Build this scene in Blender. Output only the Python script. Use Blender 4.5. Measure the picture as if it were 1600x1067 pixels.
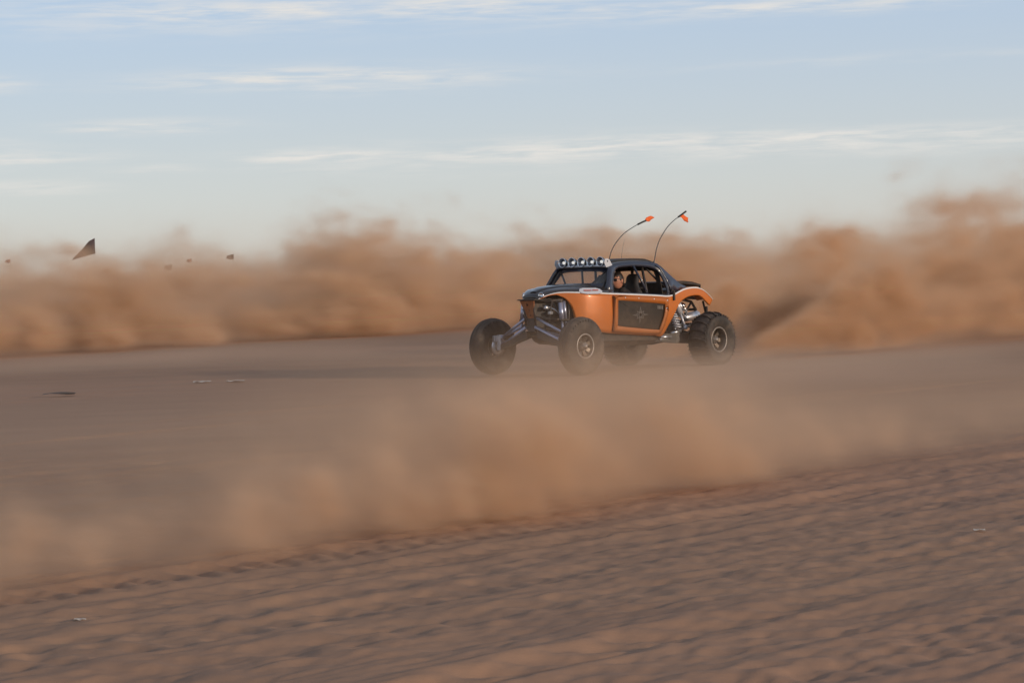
import bpy, bmesh, math, random
import numpy as np
from mathutils import Vector, Matrix

for _o in list(bpy.data.objects):
    bpy.data.objects.remove(_o, do_unlink=True)
SC = bpy.context.scene
COL = SC.collection
random.seed(7)

# ------------------------------------------------------------------ camera
FPX, CAM_H = 3710.0, 1.45                      # focal length in pixels of the 1600 px wide photograph
PITCH, ROLL = math.atan(107.5 / FPX), math.radians(1.85)
cf = Vector((0, math.cos(PITCH), -math.sin(PITCH)))
cr0 = Vector((1, 0, 0)); cu0 = cr0.cross(cf)
cr = math.cos(ROLL) * cr0 - math.sin(ROLL) * cu0
cu = math.sin(ROLL) * cr0 + math.cos(ROLL) * cu0
cam_data = bpy.data.cameras.new('camera')
cam_data.sensor_width = 36.0
cam_data.lens = FPX / 1600.0 * 36.0
cam_data.clip_end = 20000.0
cam_data.clip_start = 0.1
cam_data.dof.use_dof = False
camera = bpy.data.objects.new('camera', cam_data)
camera.matrix_world = Matrix(((cr.x, cu.x, -cf.x, 0), (cr.y, cu.y, -cf.y, 0), (cr.z, cu.z, -cf.z, CAM_H), (0, 0, 0, 1)))
COL.objects.link(camera)
SC.camera = camera

# ------------------------------------------------------------------ light, sky, exposure
SUN_AZ, SUN_EL = math.radians(122.0), math.radians(12.5)      # azimuth clockwise from +Y
sun_dir = Vector((math.sin(SUN_AZ) * math.cos(SUN_EL), math.cos(SUN_AZ) * math.cos(SUN_EL), math.sin(SUN_EL)))
sd = bpy.data.lights.new('sun', 'SUN')
sd.energy = 2.4
sd.angle = math.radians(4.0)
sd.color = (1.0, 0.80, 0.60)
sun = bpy.data.objects.new('sun', sd)
sun.rotation_euler = (-sun_dir).to_track_quat('-Z', 'Y').to_euler()
sun.location = sun_dir * 60
COL.objects.link(sun)

SC.view_settings.view_transform = 'Standard'
SC.view_settings.look = 'None'
SC.view_settings.exposure = 0.0
SC.view_settings.gamma = 1.0
SC.view_settings.use_curve_mapping = False
cy = SC.cycles
cy.volume_bounces = 2
cy.max_bounces = 8
cy.transparent_max_bounces = 16
cy.volume_step_rate = 1.5
cy.volume_max_steps = 256
cy.use_denoising = True


class NT:
    """small helper to wire node trees"""
    def __init__(self, tree):
        self.t = tree
        tree.nodes.clear()

    def n(self, kind, **kw):
        nd = self.t.nodes.new(kind)
        for k, v in kw.items():
            setattr(nd, k, v)
        return nd

    def l(self, a, b):
        self.t.links.new(a, b)

    def val(self, sock, v):
        if hasattr(v, 'is_output'):
            self.l(v, sock)
        else:
            sock.default_value = v

    def math(self, op, a, b=None, c=None, clamp=False):
        nd = self.n('ShaderNodeMath', operation=op, use_clamp=clamp)
        self.val(nd.inputs[0], a)
        if b is not None:
            self.val(nd.inputs[1], b)
        if c is not None:
            self.val(nd.inputs[2], c)
        return nd.outputs[0]

    def mix(self, fac, a, b, blend='MIX'):
        nd = self.n('ShaderNodeMix', data_type='RGBA', blend_type=blend)
        self.val(nd.inputs[0], fac)
        self.val(nd.inputs[6], a)
        self.val(nd.inputs[7], b)
        return nd.outputs[2]

    def noise(self, vec, scale, detail=3.0, rough=0.5, dist=0.0):
        nd = self.n('ShaderNodeTexNoise')
        if vec is not None:
            self.l(vec, nd.inputs['Vector'])
        nd.inputs['Scale'].default_value = scale
        nd.inputs['Detail'].default_value = detail
        nd.inputs['Roughness'].default_value = rough
        nd.inputs['Distortion'].default_value = dist
        return nd.outputs['Fac']

    def ramp(self, fac, stops):
        nd = self.n('ShaderNodeValToRGB')
        el = nd.color_ramp.elements
        while len(el) < len(stops):
            el.new(0.5)
        for e, (p, c) in zip(el, stops):
            e.position = p
            e.color = c if len(c) == 4 else (*c, 1)
        self.l(fac, nd.inputs[0])
        return nd.outputs['Color']

    def smooth(self, x, a, b):
        nd = self.n('ShaderNodeMapRange', interpolation_type='SMOOTHSTEP')
        self.val(nd.inputs[0], x)
        nd.inputs[1].default_value = a
        nd.inputs[2].default_value = b
        return nd.outputs[0]


world = bpy.data.worlds.new('World')
SC.world = world
world.use_nodes = True
W = NT(world.node_tree)
out = W.n('ShaderNodeOutputWorld')
bg = W.n('ShaderNodeBackground')
W.l(bg.outputs[0], out.inputs[0])
SKY_STRENGTH = 0.12
bg.inputs[1].default_value = SKY_STRENGTH
sky = W.n('ShaderNodeTexSky', sky_type='NISHITA')
sky.sun_disc = False
sky.sun_elevation = SUN_EL
sky.sun_rotation = SUN_AZ
sky.air_density = 1.0
sky.dust_density = 0.6
sky.ozone_density = 3.0
tc = W.n('ShaderNodeTexCoord')
sx = W.n('ShaderNodeSeparateXYZ')
W.l(tc.outputs['Generated'], sx.inputs[0])
az = W.math('ARCTAN2', sx.outputs[0], sx.outputs[1])        # 0 straight ahead, positive to the right
el = W.math('ARCSINE', sx.outputs[2])
PXR = 1.0 / FPX                                             # a pixel of the photograph in radians
cmb = W.n('ShaderNodeCombineXYZ')
W.l(W.math('MULTIPLY', az, 9.0), cmb.inputs[0])
W.l(W.math('MULTIPLY', el, 95.0), cmb.inputs[1])
nz1 = W.noise(cmb.outputs[0], 1.0, 6.0, 0.62, 0.35)
cmb2 = W.n('ShaderNodeCombineXYZ')
W.l(W.math('MULTIPLY', az, 30.0), cmb2.inputs[0])
W.l(W.math('MULTIPLY', el, 330.0), cmb2.inputs[1])
nz2 = W.noise(cmb2.outputs[0], 1.0, 5.0, 0.6, 0.2)
wob = W.math('MULTIPLY', W.math('SUBTRACT', nz1, 0.5), 0.008)
elw = W.math('ADD', el, wob)
# veils of thin cloud low over the desert: azimuth, half width, elevation, half height, strength
VEILS = [(-0.070, 0.105, 0.1130, 0.0052, 0.85), (0.135, 0.075, 0.1065, 0.0026, 0.70), (-0.075, 0.046, 0.0835, 0.0030, 1.25),
         (-0.150, 0.024, 0.0655, 0.0018, 0.75), (-0.198, 0.022, 0.0532, 0.0024, 0.9), (-0.214, 0.012, 0.0600, 0.0016, 0.4),
         (-0.080, 0.022, 0.0502, 0.0024, 0.95), (0.020, 0.065, 0.0500, 0.0044, 0.62), (0.105, 0.075, 0.0525, 0.0020, 0.65),
         (0.165, 0.055, 0.0492, 0.0034, 0.60), (-0.205, 0.030, 0.0418, 0.0018, 0.50), (-0.145, 0.014, 0.0480, 0.0014, 0.45),
         (-0.212, 0.012, 0.0840, 0.0022, 0.45), (0.17, 0.07, 0.083, 0.0018, 0.25)]
tot = None
for a0, aw, e0, eh, st in VEILS:
    da = W.math('DIVIDE', W.math('SUBTRACT', az, a0), aw * 1.25)
    de = W.math('DIVIDE', W.math('SUBTRACT', elw, e0), eh * 1.35)
    r2 = W.math('ADD', W.math('MULTIPLY', da, da), W.math('MULTIPLY', de, de))
    g = W.math('MULTIPLY', W.math('EXPONENT', W.math('MULTIPLY', r2, -0.9)), st)
    tot = g if tot is None else W.math('ADD', tot, g)
high = W.math('MULTIPLY', W.smooth(nz1, 0.52, 0.75), W.smooth(el, 0.075, 0.22))       # the same thin cloud over the rest of the sky
tex = W.math('MULTIPLY', W.smooth(nz2, 0.28, 0.68), W.smooth(nz1, 0.22, 0.62))
cl = W.math('MINIMUM', W.math('ADD', W.math('MULTIPLY', tot, tex), W.math('MULTIPLY', high, 0.5)), 0.9)
K = 1.0 / SKY_STRENGTH
def sky_rgb(r, g, b):
    return (r * K, g * K, b * K, 1)
grad = W.ramp(W.math('MULTIPLY', W.math('MAXIMUM', el, 0.0), 1.0 / 0.6), [(0.0, (0.71 * K, 0.67 * K, 0.615 * K)), (0.06, (0.67 * K, 0.69 * K, 0.70 * K)), (0.19, (0.52 * K, 0.635 * K, 0.81 * K)), (1.0, (0.31 * K, 0.37 * K, 0.48 * K))])
base = W.mix(0.78, sky.outputs[0], grad)
cloudy = W.mix(W.math('MINIMUM', W.math('MULTIPLY', cl, 1.25), 0.85), base, sky_rgb(0.80, 0.77, 0.725))
W.l(cloudy, bg.inputs[0])


def new_mat(name):
    m = bpy.data.materials.new(name)
    m.use_nodes = True
    return m, NT(m.node_tree)


# ------------------------------------------------------------------ frames of reference
REAR = Vector((0.68218, 0.73119, 0)); FAR = Vector((-0.73119, 0.68218, 0))      # along the tracks away from us, and across them
ANG = math.atan2(REAR.y, REAR.x)
EDGE = Vector((-0.03, 13.73, 0))                  # a point on the edge of the near dust
CAR = Vector((0.34444, 33.96638, 0))              # ground under the middle of the front axle
FARLINE = Vector((-0.96, 59.73, 0))               # a point on the foot of the far dust bank


def project(p):
    d = Vector(p) - Vector((0, 0, CAM_H)); z = d.dot(cf)
    return 800 + FPX * d.dot(cr) / z, 533.5 - FPX * d.dot(cu) / z


def on_plane(px, py, point, normal):
    d = cf + cr * ((px - 800) / FPX) - cu * ((py - 533.5) / FPX)
    o = Vector((0, 0, CAM_H))
    return o + d * ((point - o).dot(normal) / d.dot(normal))


# ------------------------------------------------------------------ ground: one sheet, fine near the camera
rng = np.random.default_rng(11)


def field2(shape, spacing, corr, slope, seed):
    """smooth random field on a grid, zero mean and unit deviation; corr = correlation lengths, slope = roughness"""
    r = np.random.default_rng(seed)
    f = np.fft.rfftn(r.standard_normal(shape))
    ks = [np.fft.fftfreq(n, d) for n, d in zip(shape[:-1], spacing[:-1])] + [np.fft.rfftfreq(shape[-1], spacing[-1])]
    g = np.meshgrid(*ks, indexing='ij')
    k2 = sum((a * c) ** 2 for a, c in zip(g, corr))
    out_ = np.fft.irfftn(f * (1.0 + k2 * 6.0) ** (-slope / 2.0), s=shape, axes=tuple(range(len(shape))))
    out_ -= out_.mean()
    return out_ / out_.std()


def sample2(arr, u, v):
    n, m = arr.shape
    u = np.mod(u, n); v = np.mod(v, m)
    i = np.floor(u).astype(int); j = np.floor(v).astype(int)
    fu, fv = u - i, v - j
    i %= n; j %= m
    i2, j2 = (i + 1) % n, (j + 1) % m
    return (arr[i, j] * (1 - fu) * (1 - fv) + arr[i2, j] * fu * (1 - fv) + arr[i, j2] * (1 - fu) * fv + arr[i2, j2] * fu * fv)


LUMPS = field2((1024, 1024), (0.03, 0.03), (0.65, 0.17), 3.0, 21)     # sand clods drawn out along the tracks
FINE = field2((1024, 1024), (0.02, 0.02), (0.15, 0.06), 2.6, 22)
ROLLING = field2((512, 512), (0.25, 0.25), (16.0, 9.0), 4.0, 23)
MEANDER = field2((64, 2048), (1, 0.05), (0.0, 9.0), 4.0, 24)

TRACKS = []
tr = random.Random(5)
b = 0.35
while b > -9.5:
    TRACKS.append((b, tr.uniform(0.13, 0.20), tr.uniform(0.022, 0.05) * (0.45 if b > 0 else 1.0), tr.uniform(0.17, 0.30), tr.uniform(-0.05, 0.05), tr.uniform(0, 6.28), tr.random()))
    b -= tr.uniform(0.26, 0.52)
for b in (3.4, 5.2, 5.9, 9.0, 7.1, 10.6, 16.4, 17.3, 18.8, 20.1, 22.5, 24.0, 26.8):
    TRACKS.append((b, 0.17, 0.03, 0.25, tr.uniform(-0.02, 0.02), tr.uniform(0, 6.28), 0.3))


for b in (12.72, 14.43):                           # the buggy's own wheel tracks
    TRACKS.append((b, 0.17, 0.05, 0.22, 0.0, 0.5, 0.9))


def ground_h(X, Y):
    dx, dy = X - EDGE.x, Y - EDGE.y
    s = dx * REAR.x + dy * REAR.y
    q = dx * FAR.x + dy * FAR.y
    d = np.hypot(X, Y)
    fade = np.clip(1.5 - d / 60.0, 0, 1)
    near = np.clip((26.0 - d) / 10.0, 0, 1)
    h = 0.022 * sample2(ROLLING, s / 0.25, q / 0.25) * np.clip((d - 4) / 10, 0, 1)
    h = h + near * 0.0042 * sample2(LUMPS, s / 0.03, q / 0.03) + near * 0.0036 * sample2(FINE, s / 0.02, q / 0.02)
    for k, (b0, wd, dep, per, slope, ph, kind) in enumerate(TRACKS):
        c = b0 + slope * s + (0.0 if b0 in (12.72, 14.43) else 0.07) * sample2(MEANDER, np.full_like(s, k % 64), s / 0.05)
        t = (q - c) / wd
        m = np.abs(t) < 3.2
        if b0 in (12.72, 14.43):
            m &= s > 15.15
        if not m.any():
            continue
        tt, ss = t[m], s[m]
        rut = -np.exp(-(tt ** 4) * 1.2) + 0.75 * np.exp(-((tt - 1.45) / 0.42) ** 2) + 0.55 * np.exp(-((tt + 1.45) / 0.42) ** 2)
        skew = 0.35 * (np.abs(tt)) if kind > 0.4 else 0.55 * tt
        paddle = np.sin(6.2832 * (ss / per + skew) + ph + 0.8 * np.sin(ss * 1.7 + ph))
        paddle = np.sign(paddle) * np.abs(paddle) ** 0.7
        vary = 0.65 + 0.35 * np.sin(ss * 0.55 + ph * 2)
        h[m] += 0.62 * fade[m] * vary * (dep * 0.62 * rut + 0.34 * dep * paddle * np.exp(-(tt / 1.25) ** 4))
    # the low lip of sand where the near dust starts
    h = h + 0.03 * np.exp(-((q - 0.0) / 0.35) ** 2) * fade - 0.03 * (1 / (1 + np.exp(-(q - 0.9) / 0.4))) * np.clip(1 - (q - 0.8) / 6.0, 0, 1) * (q > -3)
    # the ground stays level under the wheels
    return h


rows = [5.5]
while rows[-1] < 90:
    rows.append(rows[-1] + max(0.020, 0.0165 * (rows[-1] / 8.0) ** 1.55))
while rows[-1] < 12000:
    rows.append(rows[-1] * 1.06)
back = [-60.0, -30, -15, -8, -3, 0, 2, 3.5, 4.6]
rows = back + rows
cols = np.concatenate([np.linspace(-1.6, -0.34, 18)[:-1], np.linspace(-0.34, 0.34, 620), np.linspace(0.34, 1.6, 18)[1:]])
rr = np.array(rows)
wid = np.maximum(np.abs(rr), 6.0)
GX = wid[:, None] * cols[None, :]
GY = np.repeat(rr[:, None], len(cols), 1)
GZ = ground_h(GX, GY)
nr, nc = GX.shape
me = bpy.data.meshes.new('sand_ground')
me.vertices.add(nr * nc)
me.vertices.foreach_set('co', np.stack([GX, GY, GZ], -1).astype(np.float32).ravel())
ii = np.arange((nr - 1) * (nc - 1))
r_, c_ = ii // (nc - 1), ii % (nc - 1)
q0 = r_ * nc + c_
quads = np.stack([q0, q0 + 1, q0 + nc + 1, q0 + nc], -1).astype(np.int32)
me.loops.add(quads.size)
me.loops.foreach_set('vertex_index', quads.ravel())
me.polygons.add(len(quads))
me.polygons.foreach_set('loop_start', (np.arange(len(quads)) * 4).astype(np.int32))
me.polygons.foreach_set('use_smooth', np.ones(len(quads), bool))
me.update(calc_edges=True)
ground = bpy.data.objects.new('ground', me)
COL.objects.link(ground)
ground['kind'] = 'structure'
ground['label'] = 'brown desert sand with tyre ruts'

m, N = new_mat('desert sand')
o_ = N.n('ShaderNodeOutputMaterial'); p = N.n('ShaderNodeBsdfPrincipled'); N.l(p.outputs[0], o_.inputs[0])
geo = N.n('ShaderNodeNewGeometry')
mp = N.n('ShaderNodeMapping'); N.l(geo.outputs['Position'], mp.inputs[0])
mp.inputs['Rotation'].default_value = (0, 0, -ANG)
mp.inputs['Scale'].default_value = (0.35, 1.0, 1.0)
n1 = N.noise(mp.outputs[0], 1.1, 5, 0.6)
n2 = N.noise(mp.outputs[0], 9.0, 4, 0.6)
n3 = N.noise(geo.outputs['Position'], 160.0, 2, 0.6)
n4 = N.noise(mp.outputs[0], 0.16, 3, 0.5)
c1 = N.mix(N.smooth(n1, 0.3, 0.7), (0.300, 0.182, 0.118, 1), (0.350, 0.210, 0.133, 1))
c2 = N.mix(N.math('MULTIPLY', N.smooth(n2, 0.45, 0.75), 0.45), c1, (0.28, 0.172, 0.116, 1))
c3 = N.mix(N.math('MULTIPLY', N.smooth(n4, 0.4, 0.7), 0.5), c2, (0.350, 0.195, 0.128, 1))
c4 = N.mix(N.math('MULTIPLY', N.smooth(n3, 0.55, 0.8), 0.25), c3, (0.26, 0.16, 0.11, 1))
N.l(c4, p.inputs['Base Color'])
p.inputs['Roughness'].default_value = 0.95
p.inputs['Specular IOR Level'].default_value = 0.15
bp = N.n('ShaderNodeBump'); bp.inputs['Strength'].default_value = 0.5; bp.inputs['Distance'].default_value = 0.02
N.l(N.math('ADD', N.math('MULTIPLY', n2, 0.7), N.math('MULTIPLY', n3, 0.12)), bp.inputs['Height'])
N.l(bp.outputs[0], p.inputs['Normal'])
me.materials.append(m)


# ------------------------------------------------------------------ materials of the buggy and its driver
def paint(name, color, rough=0.35, metal=0.0, coat=0.0, dust=0.35, dust_color=(0.30, 0.20, 0.135), spec=0.5, low=None, scale=14.0):
    """a surface with blown sand settled on it: blotchy, thicker on upward faces; low = height below which it is caked"""
    m, N = new_mat(name)
    o_ = N.n('ShaderNodeOutputMaterial'); p = N.n('ShaderNodeBsdfPrincipled'); N.l(p.outputs[0], o_.inputs[0])
    tc_ = N.n('ShaderNodeTexCoord'); g_ = N.n('ShaderNodeNewGeometry')
    sp_ = N.n('ShaderNodeSeparateXYZ'); N.l(g_.outputs['Normal'], sp_.inputs[0])
    a_ = N.noise(tc_.outputs['Object'], scale, 5, 0.62)
    b_ = N.noise(tc_.outputs['Object'], scale * 0.22, 3, 0.5)
    f = N.math('MULTIPLY', N.smooth(a_, 0.30, 0.72), N.smooth(b_, 0.25, 0.70))
    f = N.math('ADD', N.math('MULTIPLY', f, 0.8), N.math('MULTIPLY', N.math('MAXIMUM', sp_.outputs[2], 0.0), 0.16))
    f = N.math('MULTIPLY', f, dust)
    if low is not None:
        pz_ = N.n('ShaderNodeSeparateXYZ'); N.l(tc_.outputs['Object'], pz_.inputs[0])
        f = N.math('ADD', f, N.math('MULTIPLY', N.smooth(pz_.outputs[2], low[0], low[1]), low[2]))
    f = N.math('MINIMUM', f, 0.92)
    N.l(N.mix(f, (*color, 1), (*dust_color, 1)), p.inputs['Base Color'])
    N.val(p.inputs['Roughness'], N.math('ADD', N.math('MULTIPLY', f, 0.85 - rough), rough, clamp=True))
    N.val(p.inputs['Metallic'], N.math('MULTIPLY', N.math('SUBTRACT', 1.0, f), metal))
    p.inputs['Specular IOR Level'].default_value = spec
    if coat:
        N.val(p.inputs['Coat Weight'], N.math('MULTIPLY', N.math('SUBTRACT', 1.0, f), coat))
        p.inputs['Coat Roughness'].default_value = 0.12
    return m


M = dict(
    orange=paint('orange paint', (0.54, 0.132, 0.002), 0.40, 0.1, 0.3, 0.24, low=(1.0, 0.35, 0.26), dust_color=(0.27, 0.135, 0.065)),
    orange_dusty=paint('dusty orange paint', (0.42, 0.108, 0.003), 0.5, 0.1, 0.15, 0.34, low=(1.05, 0.40, 0.32), dust_color=(0.27, 0.145, 0.08)),
    navy=paint('navy paint', (0.012, 0.016, 0.034), 0.28, 0.0, 0.7, 0.10),
    black=paint('black paint', (0.010, 0.010, 0.012), 0.30, 0.0, 0.6, 0.10),
    matt=paint('matt black', (0.012, 0.011, 0.010), 0.7, 0.0, 0.0, 0.18),
    frame=paint('black chassis tube', (0.022, 0.021, 0.022), 0.45, 0.2, 0.0, 0.35),
    belly=paint('belly pan', (0.022, 0.020, 0.019), 0.6, 0.2, 0.0, 0.38),
    screen=paint('dark mesh screen', (0.020, 0.016, 0.013), 0.65, 0.0, 0.0, 0.16, low=(0.92, 0.5, 0.12), scale=9, spec=0.3),
    rubber=paint('tyre rubber', (0.017, 0.015, 0.014), 0.75, 0.0, 0.0, 0.62, dust_color=(0.23, 0.165, 0.12), scale=8),
    alu=paint('brushed aluminium', (0.62, 0.62, 0.64), 0.30, 0.9, 0.0, 0.22),
    steel=paint('sky-tinted silver tube', (0.38, 0.40, 0.50), 0.32, 0.75, 0.0, 0.25),  # silver tube with the blue of the sky put into its colour
    chrome=paint('chrome', (0.80, 0.80, 0.80), 0.08, 1.0, 0.0, 0.05),
    darkmetal=paint('dark cast metal', (0.07, 0.065, 0.06), 0.45, 0.6, 0.0, 0.4),
    rimdark=paint('dark rim', (0.09, 0.08, 0.07), 0.4, 0.7, 0.0, 0.4),
    ring=paint('dusty beadlock ring', (0.30, 0.28, 0.26), 0.42, 0.75, 0.0, 0.55),
    reflector=paint('smoked reflector', (0.16, 0.16, 0.18), 0.15, 0.9, 0.0, 0.05),
    white=paint('white pinstripe', (0.72, 0.71, 0.70), 0.4, 0.0, 0.2, 0.15),
    silver=paint('silver badge', (0.60, 0.60, 0.63), 0.35, 0.3, 0.2, 0.15),
    red=paint('red print', (0.36, 0.05, 0.04), 0.4, 0.0, 0.0, 0.15),
    emblem=paint('grey print', (0.17, 0.15, 0.135), 0.6, 0.0, 0.0, 0.1),
    copper=paint('dusty orange bulkhead', (0.34, 0.105, 0.030), 0.45, 0.2, 0.1, 0.5),
    seat=paint('black seat vinyl', (0.015, 0.014, 0.015), 0.55, 0.0, 0.0, 0.12),
    skin=paint('skin', (0.46, 0.20, 0.125), 0.5, 0.0, 0.0, 0.0),
    hair=paint('dark brown hair', (0.018, 0.011, 0.008), 0.5, 0.0, 0.0, 0.0),
    shirt=paint('black shirt', (0.014, 0.012, 0.013), 0.85, 0.0, 0.0, 0.05),
    flag=paint('orange flag cloth', (0.78, 0.13, 0.02), 0.75, 0.0, 0.0, 0.05),
    purple=paint('dark purple flag cloth', (0.038, 0.022, 0.032), 0.85, 0.0, 0.0, 0.0),
    rust=paint('faded red flag cloth', (0.28, 0.07, 0.05), 0.85, 0.0, 0.0, 0.0),
    fibre=paint('dark fibreglass whip', (0.03, 0.03, 0.034), 0.4, 0.0, 0.0, 0.0),
    litter=paint('pale litter', (0.42, 0.38, 0.34), 0.7, 0.0, 0.0, 0.1),
)
m, N = new_mat('clear windscreen')
o_ = N.n('ShaderNodeOutputMaterial'); tr_ = N.n('ShaderNodeBsdfTransparent'); gl_ = N.n('ShaderNodeBsdfGlossy'); mx_ = N.n('ShaderNodeMixShader'); fr_ = N.n('ShaderNodeFresnel')
tr_.inputs[0].default_value = (0.86, 0.87, 0.88, 1); gl_.inputs['Roughness'].default_value = 0.03; fr_.inputs[0].default_value = 1.45
N.l(fr_.outputs[0], mx_.inputs[0]); N.l(tr_.outputs[0], mx_.inputs[1]); N.l(gl_.outputs[0], mx_.inputs[2])
df_ = N.n('ShaderNodeBsdfDiffuse'); df_.inputs[0].default_value = (0.45, 0.40, 0.35, 1)
mx2_ = N.n('ShaderNodeMixShader'); mx2_.inputs[0].default_value = 0.16                 # a film of dust that also puts in the pane's pale reflection as colour
N.l(mx_.outputs[0], mx2_.inputs[1]); N.l(df_.outputs[0], mx2_.inputs[2]); N.l(mx2_.outputs[0], o_.inputs[0])
M['glass'] = m
m, N = new_mat('lamp glass')
o_ = N.n('ShaderNodeOutputMaterial'); p = N.n('ShaderNodeBsdfPrincipled'); N.l(p.outputs[0], o_.inputs[0])
p.inputs['Base Color'].default_value = (1, 1, 1, 1); p.inputs['Transmission Weight'].default_value = 1.0; p.inputs['Roughness'].default_value = 0.06; p.inputs['IOR'].default_value = 1.2
M['lamp'] = m
m, N = new_mat('emissive bulb')
o_ = N.n('ShaderNodeOutputMaterial'); em_ = N.n('ShaderNodeEmission'); em_.inputs[0].default_value = (1.0, 0.97, 0.92, 1); em_.inputs[1].default_value = 0.75  # weak white emission gives the bulb its bright centre
N.l(em_.outputs[0], o_.inputs[0])
M['bulb'] = m


# ------------------------------------------------------------------ mesh helpers
class MB:
    def __init__(self):
        self.v, self.f, self.s = [], [], []

    def add(self, verts, faces, smooth=True):
        k = len(self.v)
        self.v += [tuple(a) for a in verts]
        self.f += [tuple(i + k for i in a) for a in faces]
        self.s += [smooth] * len(faces)
        return self

    def tube(self, pts, r, sides=10, r2=None, caps=True):
        pts = [Vector(a) for a in pts]
        n = len(pts)
        rs = [r + ((r2 if r2 is not None else r) - r) * i / max(1, n - 1) for i in range(n)]
        t0 = (pts[1] - pts[0]).normalized()
        ref = Vector((0, 0, 1)) if abs(t0.z) < 0.9 else Vector((1, 0, 0))
        u = t0.cross(ref).normalized()
        vs, fs = [], []
        for i in range(n):
            t = (pts[min(i + 1, n - 1)] - pts[max(i - 1, 0)]).normalized()
            u = (u - t * u.dot(t)).normalized(); w = t.cross(u)
            for k in range(sides):
                a_ = 2 * math.pi * k / sides
                vs.append(pts[i] + (u * math.cos(a_) + w * math.sin(a_)) * rs[i])
        for i in range(n - 1):
            for k in range(sides):
                k2 = (k + 1) % sides
                fs.append((i * sides + k, i * sides + k2, (i + 1) * sides + k2, (i + 1) * sides + k))
        self.add(vs, fs)
        if caps:
            self.add(vs[:sides], [tuple(range(sides))[::-1]], False)
            self.add(vs[-sides:], [tuple(range(sides))], False)
        return self

    def box(self, c, size, mat=None, taper=1.0, bevel=0.12):
        """box with chamfered edges, as a stack of three octagonal-ish rings"""
        hx, hy, hz = [a / 2 for a in size]
        bv = min(hx, hy, hz) * 2 * bevel
        rings = []
        for z_, ins in ((-hz, bv), (-hz + bv, 0), (hz - bv, 0), (hz, bv)):
            tp = 1.0 if z_ < 0 else taper
            X_, Y_ = (hx - ins) * tp, (hy - ins) * tp
            e = min(bv, X_ * 0.9, Y_ * 0.9)
            rings.append([(X_, Y_ - e, z_), (X_ - e, Y_, z_), (-X_ + e, Y_, z_), (-X_, Y_ - e, z_), (-X_, -Y_ + e, z_), (-X_ + e, -Y_, z_), (X_ - e, -Y_, z_), (X_, -Y_ + e, z_)])
        vs = [Vector(a) for r_ in rings for a in r_]
        if mat is not None:
            vs = [mat @ a for a in vs]
        vs = [a + Vector(c) for a in vs]
        fs = []
        for i in range(3):
            for k in range(8):
                fs.append((i * 8 + k, i * 8 + (k + 1) % 8, (i + 1) * 8 + (k + 1) % 8, (i + 1) * 8 + k))
        fs.append(tuple(range(8))[::-1]); fs.append(tuple(range(24, 32)))
        return self.add(vs, fs, False)

    def lathe(self, prof, c=(0, 0, 0), axis=(0, 1, 0), seg=40, smooth=True, close=False):
        """prof = (distance along axis, radius)"""
        ax_ = Vector(axis).normalized()
        ref = Vector((0, 0, 1)) if abs(ax_.z) < 0.9 else Vector((1, 0, 0))
        u = ax_.cross(ref).normalized(); w = ax_.cross(u)
        vs, fs = [], []
        for h_, r_ in prof:
            for k in range(seg):
                a_ = 2 * math.pi * k / seg
                vs.append(Vector(c) + ax_ * h_ + (u * math.cos(a_) + w * math.sin(a_)) * r_)
        n = len(prof)
        for i in range(n if close else n - 1):
            i2 = (i + 1) % n
            for k in range(seg):
                k2 = (k + 1) % seg
                fs.append((i * seg + k, i2 * seg + k, i2 * seg + k2, i * seg + k2))
        return self.add(vs, fs, smooth)

    def loft(self, rings, closed=False, smooth=True, caps=False):
        n = len(rings[0])
        vs = [p_ for r_ in rings for p_ in r_]
        fs = []
        for i in range(len(rings) - 1):
            for k in range(n if closed else n - 1):
                k2 = (k + 1) % n
                fs.append((i * n + k, i * n + k2, (i + 1) * n + k2, (i + 1) * n + k))
        self.add(vs, fs, smooth)
        if caps:
            self.add(rings[0], [tuple(range(n))[::-1]], False)
            self.add(rings[-1], [tuple(range(n))], False)
        return self

    def build(self, name, mat, parent=None, thick=None, label=None, loc=None, offset=-1.0):
        mesh = bpy.data.meshes.new(name)
        bm = bmesh.new()
        bv = [bm.verts.new(a) for a in self.v]
        for f_, s_ in zip(self.f, self.s):
            try:
                fc = bm.faces.new([bv[i] for i in f_]); fc.smooth = s_
            except ValueError:
                pass
        bmesh.ops.remove_doubles(bm, verts=bm.verts, dist=0.0002)
        bmesh.ops.recalc_face_normals(bm, faces=bm.faces)
        bm.to_mesh(mesh); bm.free()
        mesh.materials.append(M[mat])
        ob = bpy.data.objects.new(name, mesh)
        COL.objects.link(ob)
        if parent:
            ob.parent = parent
        if loc:
            ob.location = loc
        if label:
            ob['label'] = label
        if thick:
            sm_ = ob.modifiers.new('thickness', 'SOLIDIFY'); sm_.thickness = thick; sm_.offset = offset
        return ob


def fill2d(outer, holes=()):
    """triangles filling a flat outline with holes; returns 2-D points and faces"""
    bm = bmesh.new()
    for lp in (outer, *holes):
        vs = [bm.verts.new((a[0], a[1], 0)) for a in lp]
        for i in range(len(vs)):
            bm.edges.new((vs[i], vs[(i + 1) % len(vs)]))
    bmesh.ops.triangle_fill(bm, use_beauty=True, use_dissolve=False, edges=bm.edges[:], normal=(0, 0, 1))
    bm.verts.index_update()
    pts = [(a.co.x, a.co.y) for a in bm.verts]
    fs = [tuple(a.index for a in f_.verts) for f_ in bm.faces]
    bm.free()
    return pts, fs


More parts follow.
